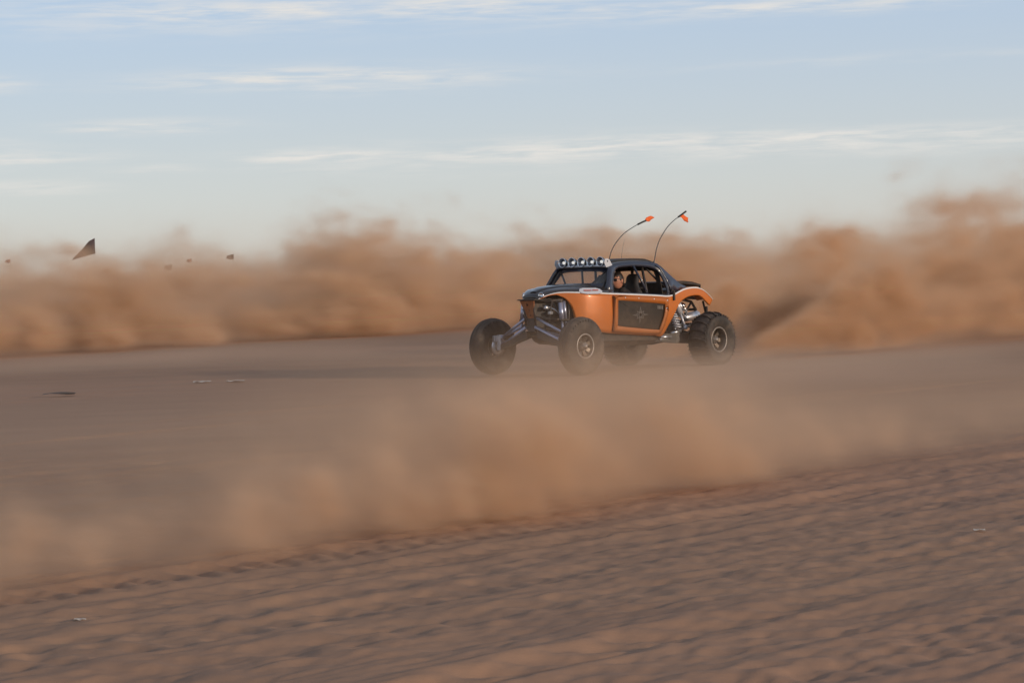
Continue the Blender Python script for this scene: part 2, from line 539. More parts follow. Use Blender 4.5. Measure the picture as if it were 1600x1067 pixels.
def spline(pts, k=6, closed=False):
    """Catmull-Rom through points"""
    pts = [Vector(a) for a in pts]
    n = len(pts)
    o = []
    for i in range(n if closed else n - 1):
        g = (lambda j: pts[j % n]) if closed else (lambda j: pts[max(0, min(n - 1, j))])
        p0, p1, p2, p3 = g(i - 1), g(i), g(i + 1), g(i + 2)
        for j in range(k):
            t = j / k
            o.append(0.5 * ((2 * p1) + (p2 - p0) * t + (2 * p0 - 5 * p1 + 4 * p2 - p3) * t * t + (3 * p1 - p0 - 3 * p2 + p3) * t ** 3))
    if not closed:
        o.append(pts[-1])
    return o


def thing(name, label, cat, loc=(0, 0, 0), rotz=0.0, group=None):
    o = bpy.data.objects.new(name, None)
    o.empty_display_size = 0.3
    COL.objects.link(o)
    o.location = loc; o.rotation_euler = (0, 0, rotz)
    o['label'] = label; o['category'] = cat
    if group:
        o['group'] = group
    return o


def interp(x, xs, ys):
    return float(np.interp(x, xs, ys))


# ------------------------------------------------------------------ the buggy; local +x forward, +y its left side, origin on the ground under the front axle
FWD_ANGLE = math.atan2(-REAR.y, -REAR.x)
buggy = thing('sand_buggy', 'orange and navy long-travel sand buggy with roof lamps and whip flags speeding across the desert', 'dune buggy', tuple(CAR), FWD_ANGLE)


def wpl(x):                                              # half width of the body seen from above
    xs = [-.10, -.075, .034, .115, .257, .40, .52, .70, 1.0, 1.2, 2.3, 3.3]
    ys = [.125, .151, .244, .31, .433, .545, .60, .645, .665, .67, .67, .64]
    return sum(interp(-x - (k - 4) * .0175, xs, ys) for k in range(9)) / 9


def yside(x, z):
    return wpl(x) - 0.45 * max(0.0, 0.86 - z) ** 2 - 0.35 * max(0.0, z - 0.98) ** 2


def ycab(z):
    return interp(z, [1.03, 1.2, 1.4, 1.55], [.648, .605, .535, .485])


PAIRS = [((.085, 1.062), (.085, 1.047)), ((.044, 1.083), (.045, 1.066)), ((-.038, 1.121), (-.03, 1.100)), ((-.12, 1.141), (-.115, 1.112)), ((-.19, 1.146), (-.17, 1.088)), ((-.24, 1.145), (-.222, 1.05)), ((-.30, 1.141), (-.278, .968)),
         ((-.35, 1.137), (-.308, .875)), ((-.40, 1.133), (-.326, .78)), ((-.45, 1.130), (-.358, .665)), ((-.52, 1.126), (-.425, .60)), ((-.68, 1.116), (-.68, .562)), ((-.93, 1.10), (-.93, .53)),
         ((-1.3, 1.08), (-1.3, .50)), ((-1.67, 1.06), (-1.67, .47)), ((-2.0, 1.04), (-1.95, .455)), ((-2.16, 1.028), (-2.11, .44)), ((-2.28, 1.035), (-2.20, .57)),
         ((-2.38, 1.06), (-2.30, .71)), ((-2.49, 1.093), (-2.46, .91)), ((-2.60, 1.12), (-2.59, .98)), ((-2.74, 1.135), (-2.74, 1.015)), ((-2.90, 1.135), (-2.92, 1.02)),
         ((-3.04, 1.105), (-3.02, .99)), ((-3.16, 1.04), (-3.10, .935)), ((-3.29, .945), (-3.21, .86))]
TOPC = spline([(a[0], 0, a[1]) for a, _ in PAIRS], 4)
BOTC = spline([(b_[0], 0, b_[1]) for _, b_ in PAIRS], 4)

for sgn in (1, -1):
    mb = MB()
    rings = []
    for t_, b_ in zip(TOPC, BOTC):
        ring = []
        for j in range(11):
            q_ = t_.lerp(b_, j / 10)
            ring.append((q_.x, sgn * yside(q_.x, q_.z), q_.z))
        # the lip turned inwards along the wheel openings and the sill
        ring.append((b_.x, sgn * (yside(b_.x, b_.z) - 0.035), b_.z + 0.006))
        rings.append(ring)
    mb.loft(rings)
    body = mb.build('body_side', 'orange', buggy, thick=0.012)
    # rear mudguard: top of the arch runs inwards to the tail
    mb = MB(); rings = []
    for t_ in TOPC:
        if -3.30 <= t_.x <= -2.52:
            y0 = yside(t_.x, t_.z)
            rings.append([(t_.x, sgn * (y0 - 0.004 - 0.30 * k / 5), t_.z + 0.012 * math.sin(math.pi * k / 5) - 0.002) for k in range(6)])
    mb.loft(rings)
    mb.build('rear_mudguard', 'orange', buggy, thick=0.012)
    # pinstripe along the top edge
    mb = MB(); rings = []
    for t_ in TOPC:
        w_ = 0.004 + 0.010 * min(1.0, abs(t_.x - 0.13) / 0.3)
        if t_.x < -2.9:
            w_ *= max(0.45, 1 - (-2.9 - t_.x) / 0.5)
        rings.append([(t_.x, sgn * (yside(t_.x, t_.z) + 0.005), t_.z - 0.7 * w_), (t_.x, sgn * (yside(t_.x, t_.z) + 0.007), t_.z + 0.3 * w_), (t_.x, sgn * (yside(t_.x, t_.z) - 0.006), t_.z + 0.6 * w_ + 0.002)])
    mb.loft(rings)
    mb.build('pinstripe', 'white', buggy)
    # door: orange frame round a dark screen
    door_out = [(-.945, 1.078), (-1.3, 1.060), (-1.67, 1.040), (-2.0, 1.020), (-2.17, 1.008), (-2.20, .98), (-2.155, .80), (-2.09, .60), (-2.03, .485), (-1.98, .478), (-1.67, .493), (-1.3, .523), (-.97, .55), (-.945, .57), (-.94, .8)]
    door_in = spline([(-1.02, 0, .995), (-1.06, 0, 1.003), (-1.5, 0, .968), (-2.05, 0, .918), (-2.085, 0, .895), (-2.06, 0, .75), (-1.99, 0, .565), (-1.955, 0, .545), (-1.5, 0, .585), (-1.06, 0, .632), (-1.02, 0, .66), (-1.01, 0, .83)], 3, True)
    door_in = [(a.x, a.z) for a in door_in]
    pts, fs = fill2d(door_out, [door_in])
    mb = MB().add([(x_, sgn * (yside(x_, z_) + 0.014), z_) for x_, z_ in pts], fs, True)
    door = mb.build('door', 'orange_dusty', buggy, thick=0.022)
    cx_, cz_ = -1.53, .775
    mb = MB()
    mb.loft([[(cx_ + (x_ - cx_) * k_, sgn * (yside(cx_ + (x_ - cx_) * k_, cz_ + (z_ - cz_) * k_) + 0.007), cz_ + (z_ - cz_) * k_) for x_, z_ in door_in] for k_ in (1.03, .9, .75, .6, .45, .3, .15, .01)], closed=True)
    mb.build('door_screen', 'screen', door, thick=0.004)
    # a compass-like star printed on the screen, and a small vent in its upper rear corner
    mb = MB()
    ex, ez = -1.53, .775
    for k in range(8):
        a_ = k * math.pi / 4
        L_ = 0.155 if k % 2 == 0 else 0.10
        da, db_ = Vector((math.cos(a_), math.sin(a_))), Vector((-math.sin(a_), math.cos(a_)))
        for side in (1, -1):
            pp = [da * 0.045 + db_ * 0.022 * side, da * L_, da * L_ * 0.86, da * 0.055 + db_ * 0.010 * side]
            mb.add([(ex + a2.x * 1.15, sgn * (yside(ex + a2.x, ez + a2.y) + 0.0150), ez + a2.y * 0.8) for a2 in pp], [(0, 1, 2, 3)], False)
    for k in range(16):
        a0, a1 = k * math.pi / 8, (k + 0.8) * math.pi / 8
        pp = [(math.cos(a0) * .042, math.sin(a0) * .042), (math.cos(a1) * .042, math.sin(a1) * .042), (math.cos(a1) * .03, math.sin(a1) * .03), (math.cos(a0) * .03, math.sin(a0) * .03)]
        mb.add([(ex + u_, sgn * (yside(ex + u_, ez + v_) + 0.0150), ez + v_) for u_, v_ in pp], [(0, 1, 2, 3)], False)
    mb.build('emblem', 'emblem', door)
    mb = MB()
    for k in range(4):
        x_ = -1.93 - 0.033 * k
        mb.box((x_, sgn * (yside(x_, .875) + 0.014), .872 - 0.003 * k), (0.020, 0.006, 0.05))
    mb.build('vent', 'emblem', door)
    fast = None
    for x_, z_ in ((-.965, 1.045), (-.965, .80), (-.975, .585), (-1.25, .555), (-1.62, .522), (-1.95, .500), (-2.085, .66), (-2.135, .85), (-2.155, .965), (-1.85, .995), (-1.50, 1.018), (-1.2, 1.035)):
        if fast is None:
            fast = MB().lathe([(0, .011), (.003, .010), (.005, .006), (.005, 0)], (0, 0, 0), (0, sgn, 0), 10).build('fastener', 'alu', door)
        else:
            fast = fast.copy(); COL.objects.link(fast)
        fast.location = (x_, sgn * (yside(x_, z_) + .0145), z_)
    # black latch behind the door, silver badge on the cowl
    MB().box((-2.315, sgn * (yside(-2.31, 1.03) + 0.012), 1.035), (0.035, 0.03, 0.15)).box((-2.30, sgn * (yside(-2.31, 1.10) + 0.0), 1.115), (0.06, 0.03, 0.03)).build('latch', 'matt', buggy)
    pl_ = [(x_ - .105, z_) for x_, z_ in [(-.27, 1.150), (-.29, 1.185), (-.34, 1.198), (-.54, 1.192), (-.60, 1.176), (-.63, 1.142), (-.60, 1.122), (-.54, 1.108), (-.36, 1.112), (-.29, 1.126)]]
    pts, fs = fill2d(pl_)
    ybd = lambda x_, z_: yside(x_, min(z_, 1.13)) + 0.022 - 0.75 * max(0, z_ - 1.13)
    badge = MB().add([(x_, sgn * ybd(x_, z_), z_) for x_, z_ in pts], fs, False).build('fender_badge', 'silver', buggy, thick=0.014)
    mb = MB()
    for x0, x1 in ((-.435, -.545), (-.565, -.665)):
        mb.add([(x0, sgn * (ybd(x0, 1.165) + 0.003), 1.172), (x1, sgn * (ybd(x1, 1.16) + 0.003), 1.168), (x1, sgn * (ybd(x1, 1.15) + 0.003), 1.152), (x0, sgn * (ybd(x0, 1.15) + 0.003), 1.156)], [(0, 1, 2, 3)], False)
    mb.build('badge_print', 'red', badge)

    # side of the cabin with its open window
    outer = [(-.855, 1.118), (-1.2, 1.092), (-1.67, 1.068), (-2.16, 1.036), (-2.28, 1.042), (-2.42, 1.078), (-2.58, 1.125), (-2.74, 1.145), (-2.72, 1.165), (-2.59, 1.20), (-2.43, 1.31), (-2.30, 1.41),
             (-2.235, 1.47), (-2.16, 1.515), (-2.03, 1.535), (-1.89, 1.543), (-1.74, 1.549), (-1.60, 1.549), (-1.42, 1.543), (-1.26, 1.528), (-1.13, 1.505), (-1.05, 1.49), (-1.0, 1.42), (-.91, 1.25)]
    wloop = spline([(-1.005, 0, 1.125), (-1.02, 0, 1.20), (-1.07, 0, 1.30), (-1.14, 0, 1.40), (-1.22, 0, 1.462), (-1.35, 0, 1.483), (-1.64, 0, 1.488), (-1.95, 0, 1.468), (-2.12, 0, 1.415), (-2.185, 0, 1.30), (-2.225, 0, 1.16),
                    (-2.225, 0, 1.072), (-2.17, 0, 1.055), (-1.67, 0, 1.085), (-1.2, 0, 1.11), (-1.03, 0, 1.118)], 2, True)
    wloop = [(a.x, a.z) for a in wloop]
    ysail = lambda x_, z_: ycab(z_) + 0.010 * math.sin(math.pi * min(1, max(0, (z_ - 1.05) / 0.5))) - 0.10 * max(0.0, -2.3 - x_)
    pts, fs = fill2d(outer, [wloop])
    MB().add([(x_, sgn * ysail(x_, z_), z_) for x_, z_ in pts], fs, True).build('cabin_side', 'navy', buggy, thick=0.022)
    # raised rib down the rear pillar and the bar across the window
    MB().tube([(x_, sgn * (ysail(x_, z_) + 0.004), z_) for x_, z_ in ((-2.10, 1.49), (-2.20, 1.43), (-2.26, 1.27), (-2.30, 1.10))], 0.010, 8).build('pillar_rib', 'navy', buggy)
    MB().tube([(-1.61, sgn * 0.500, 1.49), (-1.70, sgn * 0.57, 1.28), (-1.78, sgn * 0.625, 1.06)], 0.017, 10).build('window_bar', 'navy', buggy)

# --- hood and nose, black
HS = [(.095, .125, 1.055, 1.085), (.06, .160, 1.074, 1.135), (-.038, .250, 1.121, 1.178), (-.12, .315, 1.143, 1.200), (-.20, .382, 1.148, 1.213), (-.33, .488, 1.140, 1.226), (-.5, .590, 1.129, 1.236), (-.66, .635, 1.119, 1.240), (-.88, .655, 1.112, 1.238)]
mb = MB(); rings = []
for x_, w_, zb, zc in HS:
    half = []
    for k in range(9):
        t = k / 8
        P0, P1, P2, P3 = (w_ - .004, zb), (w_ * .965, zb + (zc - zb) * .80), (w_ * .62, zc - .004), (0, zc)
        c_ = [(1 - t) ** 3, 3 * t * (1 - t) ** 2, 3 * t * t * (1 - t), t ** 3]
        half.append((sum(a * b_[0] for a, b_ in zip(c_, (P0, P1, P2, P3))), sum(a * b_[1] for a, b_ in zip(c_, (P0, P1, P2, P3)))))
    rings.append([(x_ - 0.0, y_, z_) for y_, z_ in half] + [(x_, -y_, z_) for y_, z_ in half[-2::-1]])
mb.loft(rings)
mb.add([(p_[0] + 0.012, p_[1] * 0.9, p_[2] - 0.006) for p_ in rings[0]], [tuple(range(len(rings[0])))], False)
hood = mb.build('hood', 'black', buggy, thick=0.012)
# raised centre of the hood
rings = []
for x_, w_, z_ in ((.03, .06, 1.165), (-.08, .11, 1.205), (-.25, .20, 1.232), (-.5, .28, 1.246), (-.87, .33, 1.250)):
    rings.append([(x_, w_, z_ - .028), (x_, w_ * .9, z_ - .004), (x_, w_ * .5, z_ + .004), (x_, 0, z_ + .006), (x_, -w_ * .5, z_ + .004), (x_, -w_ * .9, z_ - .004), (x_, -w_, z_ - .028)])
MB().loft(rings).build('hood_bulge', 'black', hood)
for sgn in (1, -1):
    hl = MB().lathe([(0, 0.0), (-.004, .034), (.006, .042), (.016, .040), (.018, .034)], (.045, sgn * .165, 1.112), (0.80, sgn * .55, 0.12), 20).build('headlight', 'chrome', buggy)
    MB().lathe([(.017, 0.034), (.022, .02), (.024, 0.0)], (.045, sgn * .165, 1.112), (0.80, sgn * .55, 0.12), 20).build('lens', 'lamp', hl)
# splitter plate and bulkhead below the nose
pts, fs = fill2d([(.19, -.165), (.20, 0), (.19, .165), (.10, .20), (.04, .20), (-.05, .27), (-.08, .25), (.02, .12), (.02, -.12), (-.08, -.25), (-.05, -.27), (.04, -.20), (.10, -.20)])
MB().add([(x_, y_, 1.062 + 0.03 * max(0.0, .05 - x_)) for x_, y_ in pts], fs, False).build('splitter', 'matt', buggy, thick=0.018)
ol = [(-.135, 1.045), (.135, 1.045), (.115, .98), (.075, .86), (.06, .775), (-.06, .775), (-.075, .86), (-.115, .98)]
hole = lambda cy_, cz_, r_: [(cy_ + r_ * math.cos(k * math.pi / 5), cz_ + r_ * math.sin(k * math.pi / 5)) for k in range(10)]
pts, fs = fill2d(ol, [hole(-.01, .985, .022), hole(-.01, .905, .020), hole(0, .835, .016)])
MB().add([(.155 - 0.09 * (1.045 - z_) / .27, y_, z_) for y_, z_ in pts], fs, False).build('bulkhead', 'copper', buggy, thick=0.02)
# tub that closes the cabin below, and the belly pan
rings = []
for x_, w_, z0, z1 in ((.09, .075, .60, 1.04), (-.05, .14, .52, 1.05), (-.22, .25, .44, 1.06), (-.5, .44, .395, 1.06), (-.9, .53, .365, 1.0), (-1.5, .55, .345, .80), (-2.05, .53, .33, .80), (-2.35, .42, .33, .98), (-2.50, .34, .36, 1.02)):
    rings.append([(x_, w_ * .9, z0), (x_, w_, z0 + .06), (x_, w_, z1 - .03), (x_, w_ * .96, z1), (x_, 0, z1 + .0), (x_, -w_ * .96, z1), (x_, -w_, z1 - .03), (x_, -w_, z0 + .06), (x_, -w_ * .9, z0), (x_, 0, z0 - .005)])
MB().loft(rings, closed=True, smooth=False, caps=True).build('chassis_tub', 'belly', buggy)
rings = []
for x_, w_, z0 in ((.02, .10, .535), (-.3, .33, .425), (-.9, .50, .350), (-2.1, .50, .315), (-2.9, .30, .36)):
    rings.append([(x_, w_, z0 + .03), (x_, w_ * .85, z0), (x_, -w_ * .85, z0), (x_, -w_, z0 + .03)])
MB().loft(rings, smooth=False).build('belly_pan', 'belly', buggy, thick=0.02)
# tubes of the front frame inside the wheel openings
mb = MB()
for sgn in (1, -1):
    mb.tube([(.10, sgn * .09, .80), (-.32, sgn * .36, .74)], .019).tube([(.10, sgn * .08, .66), (-.32, sgn * .36, .56)], .019)
    mb.tube([(.12, sgn * .10, 1.03), (-.10, sgn * .24, 1.03), (-.30, sgn * .40, 1.05)], .019).tube([(.10, sgn * .09, .68), (.13, sgn * .10, 1.03)], .017)
    mb.tube([(-.10, sgn * .24, 1.03), (-.06, sgn * .18, .62)], .017).tube([(-.30, sgn * .40, 1.05), (-.28, sgn * .36, .55)], .02).tube([(-.10, sgn * .24, 1.03), (-.28, sgn * .36, .60)], .015)
mb.tube([(-.15, -.38, 1.02), (-.15, .38, 1.02)], .02)
mb.build('front_frame', 'frame', buggy)
for sgn in (1, -1):
    mb = MB()
    mb.lathe([(-.05, 0), (-.05, .03), (.05, .03), (.05, 0)], (-.02, sgn * .20, .93), (1, sgn * .3, .2), 14).box((-.06, sgn * .24, .86), (.07, .05, .045)).tube([(-.03, sgn * .14, .98), (-.12, sgn * .28, .90), (-.2, sgn * .33, .80)], .009, 6)
    mb.build('brake_reservoir', 'alu', buggy)

# --- front suspension
for sgn in (1, -1):
    U1, L1 = Vector((.0, sgn * .66, .515)), Vector((.0, sgn * .67, .385))
    mb = MB().tube([(.09, sgn * .085, .800), U1], .021, 12).tube([(-.27, sgn * .33, .73), U1], .021, 12)
    mb.lathe([(-.03, 0), (-.03, .030), (.03, .030), (.03, 0)], U1, (0, 0, 1), 14)
    mb.build('upper_arm', 'steel', buggy)
    mb = MB().tube([(.10, sgn * .085, .665), L1], .028, 12).tube([(-.27, sgn * .33, .56), L1], .026, 12)
    a_, b_, c_ = Vector((.06, sgn * .15, .615)), Vector((-.20, sgn * .37, .535)), Vector((.0, sgn * .56, .425))
    dz = Vector((0, 0, .012))
    mb.add([a_ + dz, b_ + dz, c_ + dz, a_ - dz, b_ - dz, c_ - dz], [(0, 1, 2), (3, 5, 4), (0, 3, 4, 1), (1, 4, 5, 2), (2, 5, 3, 0)], False)
    mb.lathe([(-.035, 0), (-.035, .034), (.035, .034), (.035, 0)], L1, (0, 0, 1), 14)
    mb.build('lower_arm', 'steel', buggy)
    # dusty boxed skid under the lower arm
    p0, p1 = Vector((.03, sgn * .10, .555)), Vector((.03, sgn * .64, .375))
    mb = MB(); rings = []
    for t in (0, .5, 1):
        c_ = p0.lerp(p1, t); wv = .055 - .02 * t; hv = .05 - .012 * t
        rings.append([c_ + Vector((wv, 0, hv)), c_ + Vector((-wv, 0, hv)), c_ + Vector((-wv, 0, -hv)), c_ + Vector((wv, 0, -hv))])
    mb.loft(rings, closed=True, smooth=False, caps=True).build('arm_skid', 'belly', buggy)
    MB().tube([(-.12, sgn * .16, .70), (-.13, sgn * .66, .45)], .013, 8).build('tie_rod', 'alu', buggy)
    mb = MB().box((0, sgn * .70, .44), (.09, .07, .23)).box((-.08, sgn * .69, .45), (.10, .035, .04))
    mb.tube([(0, sgn * .68, .39), (0, sgn * .80, .39)], .045, 16).box((.06, sgn * .735, .50), (.11, .045, .09))
    mb.build('spindle', 'alu', buggy)
    MB().lathe([(-.006, .05), (-.006, .135), (.006, .135), (.006, .05)], (0, sgn * .75, .385), (0, 1, 0), 32, close=True).build('brake_disc', 'alu', buggy)
    sh = MB().tube([(-.15, sgn * .355, 1.00), (-.14, sgn * .385, .74)], .036, 16).tube([(-.14, sgn * .385, .74), (-.12, sgn * .42, .56)], .017, 10).build('shock_absorber', 'steel', buggy)
    MB().tube([(-.235, sgn * .345, 1.02), (-.232, sgn * .365, .76)], .031, 16).tube([(-.232, sgn * .365, .76), (-.20, sgn * .42, .57)], .015, 10).build('reservoir', 'steel', sh)
    MB().lathe([(-.012, .03), (-.012, .043), (.012, .043), (.012, .03)], (-.14, sgn * .385, .75), (.03, sgn * .1, -1), 16, close=True).box((-.19, sgn * .40, .755), (.12, .05, .025)).build('clamp', 'matt', sh)


# --- wheels
def make_wheel(R_, Wd, rim_r, paddles):
    hub = MB()
    hub.lathe([(-.10, 0), (-.10, .06), (.06, .06), (.075, .045), (.085, .045), (.09, .03), (.105, .03), (.11, 0)], seg=24)
    for k in range(6):
        a_ = k * math.pi / 3
        hub.tube([(math.cos(a_) * .055, .058, math.sin(a_) * .055), (math.cos(a_) * .055, .078, math.sin(a_) * .055)], .007, 6)
    hub = hub.build('wheel', 'ring', buggy)
    h = Wd / 2
    sh_ = .028 if paddles else 0.0
    prof = [(-h * .70, rim_r), (-h * .86, rim_r + .02), (-h * 1.0, rim_r + (R_ - rim_r) * .45), (-h * .97, rim_r + (R_ - rim_r) * .72), (-h * .84, R_ - .030 - sh_ * 1.2), (-h * .68, R_ - .010 - sh_)]
    if paddles:
        prof += [(-h * .45, R_ - .022), (0, R_ - .016), (h * .45, R_ - .022)]
    else:
        for k in range(5):                               # steering ribs
            c_ = h * (-.52 + .26 * k)
            prof += [(c_ - h * .10, R_ - .012), (c_ - h * .07, R_ + .001 if k != 2 else R_ + .012), (c_ + h * .07, R_ + .001 if k != 2 else R_ + .012), (c_ + h * .10, R_ - .012)]
    prof += [(h * .68, R_ - .010 - sh_), (h * .84, R_ - .030 - sh_ * 1.2), (h * .97, rim_r + (R_ - rim_r) * .72), (h * 1.0, rim_r + (R_ - rim_r) * .45), (h * .86, rim_r + .02), (h * .70, rim_r)]
    ty = MB().lathe(prof, seg=64)
    for sd_ in (-1, 1):                                  # moulded rings and short ribs on the sidewall
        rr_ = rim_r + (R_ - rim_r) * .60
        for k in range(40):
            a_ = 2 * math.pi * k / 40
            ca, sa = math.cos(a_), math.sin(a_)
            ty.box((ca * (R_ - .045), sd_ * h * .93, sa * (R_ - .045)), (.030, .016, .010), Matrix.Rotation(-a_, 3, 'Y'))
    if paddles:
        for k in range(18):
            a_ = 2 * math.pi * k / 18
            rot = Matrix.Rotation(-a_, 3, 'Y')
            for sd_ in (-1, 1):
                vs = []
                for yy, bow in ((0, .03), (.5, .018), (1.0, -.010)):
                    for rr_, tk in ((R_ - .02, .020), (R_ + .011, .012)):
                        for s2 in (1, -1):
                            vs.append(rot @ Vector((rr_ - .050 * yy * yy, sd_ * yy * h * .90, bow + s2 * tk)))
                ty.add(vs, [(0, 4, 6, 2), (1, 3, 7, 5), (2, 6, 7, 3), (4, 8, 10, 6), (5, 7, 11, 9), (6, 10, 11, 7), (8, 9, 11, 10), (0, 1, 5, 4), (4, 5, 9, 8)], False)
    ty.build('tyre', 'rubber', hub)
    rb = MB().lathe([(h * .70, rim_r + .004), (h * .74, rim_r - .004), (h * .66, rim_r - .020), (h * .2, rim_r - .035), (-h * .6, rim_r - .03), (-h * .72, rim_r + .004)], seg=48)
    rb.lathe([(.012, .052), (.016, .075), (.0, .10)], seg=32)
    for k in range(8):                                   # spokes with openings between them
        a_ = 2 * math.pi * k / 8
        rot = Matrix.Rotation(-a_, 3, 'Y')
        vs = [rot @ Vector(v_) for v_ in ((.07, .020, .022), (.07, .020, -.022), (rim_r - .03, .045, .030), (rim_r - .03, .045, -.030), (.07, -.005, .022), (.07, -.005, -.022), (rim_r - .03, .02, .030), (rim_r - .03, .02, -.030))]
        rb.add(vs, [(0, 1, 3, 2), (4, 6, 7, 5), (0, 2, 6, 4), (1, 5, 7, 3)], False)
    rb.build('rim', 'rimdark', hub)
    br = MB().lathe([(h * .68, rim_r - .018), (h * .78, rim_r - .014), (h * .80, rim_r + .002), (h * .76, rim_r + .008), (h * .68, rim_r + .006)], seg=48, close=True)
    for k in range(20):
        a_ = 2 * math.pi * k / 20
        br.tube([(math.cos(a_) * (rim_r - .005), h * .78, math.sin(a_) * (rim_r - .005)), (math.cos(a_) * (rim_r - .005), h * .83, math.sin(a_) * (rim_r - .005))], .005, 6)
    br.build('beadlock_ring', 'ring', hub)
    return hub


def dup_part(o, loc, rot):
    c_ = o.copy(); COL.objects.link(c_); c_.location = loc; c_.rotation_euler = rot
    for ch in list(o.children):
        d_ = ch.copy(); COL.objects.link(d_); d_.parent = c_
    return c_


fw = make_wheel(.402, .225, .172, False)
fw.location = (0, .855, .385); fw.rotation_euler = (0, .3, math.radians(-2))
dup_part(fw, (0, -.855, .385), (0, -.5, math.pi + math.radians(-4)))
rw = make_wheel(.415, .36, .185, True)
rw.location = (-2.96, .860, .352); rw.rotation_euler = (0, .7, 0)
dup_part(rw, (-2.96, -.860, .352), (0, .2, math.pi))

# --- rear suspension, engine and tail
for sgn in (1, -1):
    mb = MB(); rings = []
    for x_, y_, z_, w_, h_ in ((-2.05, .46, .415, .035, .045), (-2.45, .53, .40, .055, .075), (-2.80, .63, .385, .06, .085), (-3.02, .66, .37, .05, .07)):
        rings.append([(x_, sgn * (y_ + w_), z_ + h_), (x_, sgn * (y_ - w_), z_ + h_), (x_, sgn * (y_ - w_), z_ - h_), (x_, sgn * (y_ + w_), z_ - h_)])
    mb.loft(rings, closed=True, smooth=False, caps=True).build('trailing_arm', 'frame', buggy)
    MB().box((-2.22, sgn * .53, .40), (.20, .05, .045)).tube([(-2.12, sgn * .55, .43), (-2.35, sgn * .58, .415)], .022, 10).tube([(-2.40, sgn * .52, .47), (-2.58, sgn * .58, .50)], .024, 10).build('arm_pivot', 'alu', buggy)
    t0, t1 = Vector((-2.41, sgn * .50, .93)), Vector((-2.52, sgn * .585, .50))
    sh = MB().tube([t0, t0.lerp(t1, .35)], .034, 14).tube([t0.lerp(t1, .35), t1], .017, 10).build('shock_absorber', 'alu', buggy)
    hel = []
    nt = 9
    for k in range(nt * 12 + 1):
        a_ = 2 * math.pi * k / 12
        c_ = t0.lerp(t1, .12 + .80 * k / (nt * 12))
        hel.append(c_ + Vector((math.cos(a_) * .052, math.sin(a_) * .052 * 0.98, 0)))
    MB().tube(hel, .0105, 8).build('coil_spring', 'silver', sh)
    t0, t1 = Vector((-2.535, sgn * .52, .985)), Vector((-2.66, sgn * .60, .55))
    sh = MB().tube([t0, t0.lerp(t1, .52)], .042, 16).tube([t0.lerp(t1, .52), t1], .017, 10).lathe([(-.02, 0), (-.02, .035), (.02, .035), (.02, 0)], t1, (0, 1, 0), 12).build('shock_absorber', 'silver', buggy)
    MB().tube([t0 + Vector((-.075, 0, -.03)), t0.lerp(t1, .44) + Vector((-.07, 0, 0))], .026, 12).build('reservoir', 'alu', sh)
    MB().tube([(-2.90, sgn * .20, .52), (-2.94, sgn * .68, .38)], .026, 12).build('drive_shaft', 'darkmetal', buggy)
    MB().box((-2.97, sgn * .68, .37), (.14, .06, .16)).build('hub_carrier', 'darkmetal', buggy)
    # tail light strut and lamp under the mudguard
    MB().tube([(-3.20, sgn * .52, .93), (-3.22, sgn * .55, .76)], .016, 8).box((-3.22, sgn * .56, .80), (.035, .05, .09)).build('mudguard_stay', 'matt', buggy)
mb = MB()
mb.box((-2.72, 0, .60), (.50, .34, .40)).box((-3.02, 0, .52), (.26, .26, .28)).lathe([(-.16, 0), (-.16, .13), (.02, .13), (.06, .09), (.06, 0)], (-3.2, 0, .52), (-1, 0, 0), 20)
for sgn in (1, -1):
    mb.box((-2.70, sgn * .21, .80), (.42, .12, .16), Matrix.Rotation(sgn * -.6, 3, 'X'))
mb.build('engine', 'darkmetal', buggy)
mb = MB()
for sgn in (1, -1):
    for k in range(4):
        x_ = -2.55 - .11 * k
        mb.tube(spline([(x_, sgn * .26, .80), (x_ - .03, sgn * .37, .84), (x_ - .10, sgn * .38, .74), (-3.02, sgn * .34, .68)], 5), .020, 10)
    mb.lathe([(-.18, 0), (-.18, .05), (-.15, .065), (.15, .065), (.18, .05), (.18, 0)], (-3.12, sgn * .34, .70), (1, 0, -.12), 18)
mb.build('exhaust', 'alu', buggy)
for sgn in (1, -1):
    mb = MB()
    mb.lathe([(-.06, 0), (-.06, .035), (-.03, .035), (-.03, .05), (.03, .05), (.03, .035), (.06, .035), (.06, 0)], (-2.80, sgn * .42, .87), (0, 1, 0), 16)
    mb.tube(spline([(-2.62, sgn * .35, .90), (-2.72, sgn * .42, .80), (-2.70, sgn * .46, .72)], 5), .022, 10).tube([(-2.72, sgn * .45, .75), (-2.85, sgn * .42, .86)], .013, 8)
    mb.box((-2.66, sgn * .40, .93), (.07, .06, .05))
    mb.build('fuel_pump', 'chrome', buggy)
mb = MB()
for sgn in (1, -1):
    mb.tube([(-2.25, sgn * .46, .98), (-2.62, sgn * .42, 1.00), (-3.12, sgn * .36, .92), (-3.30, sgn * .30, .80)], .020).tube([(-2.15, sgn * .46, .42), (-2.7, sgn * .34, .46), (-3.25, sgn * .28, .58)], .020)
    mb.tube([(-3.30, sgn * .30, .80), (-3.25, sgn * .28, .58)], .020).tube([(-2.62, sgn * .42, 1.00), (-2.75, sgn * .33, .47)], .017).tube([(-3.12, sgn * .36, .92), (-2.75, sgn * .33, .47)], .016)
    mb.tube([(-2.30, sgn * .45, .98), (-2.42, sgn * .42, .42)], .018)
mb.tube([(-3.30, -.30, .80), (-3.30, .30, .80)], .02).tube([(-3.25, -.28, .58), (-3.25, .28, .58)], .02)
mb.build('rear_frame', 'frame', buggy)
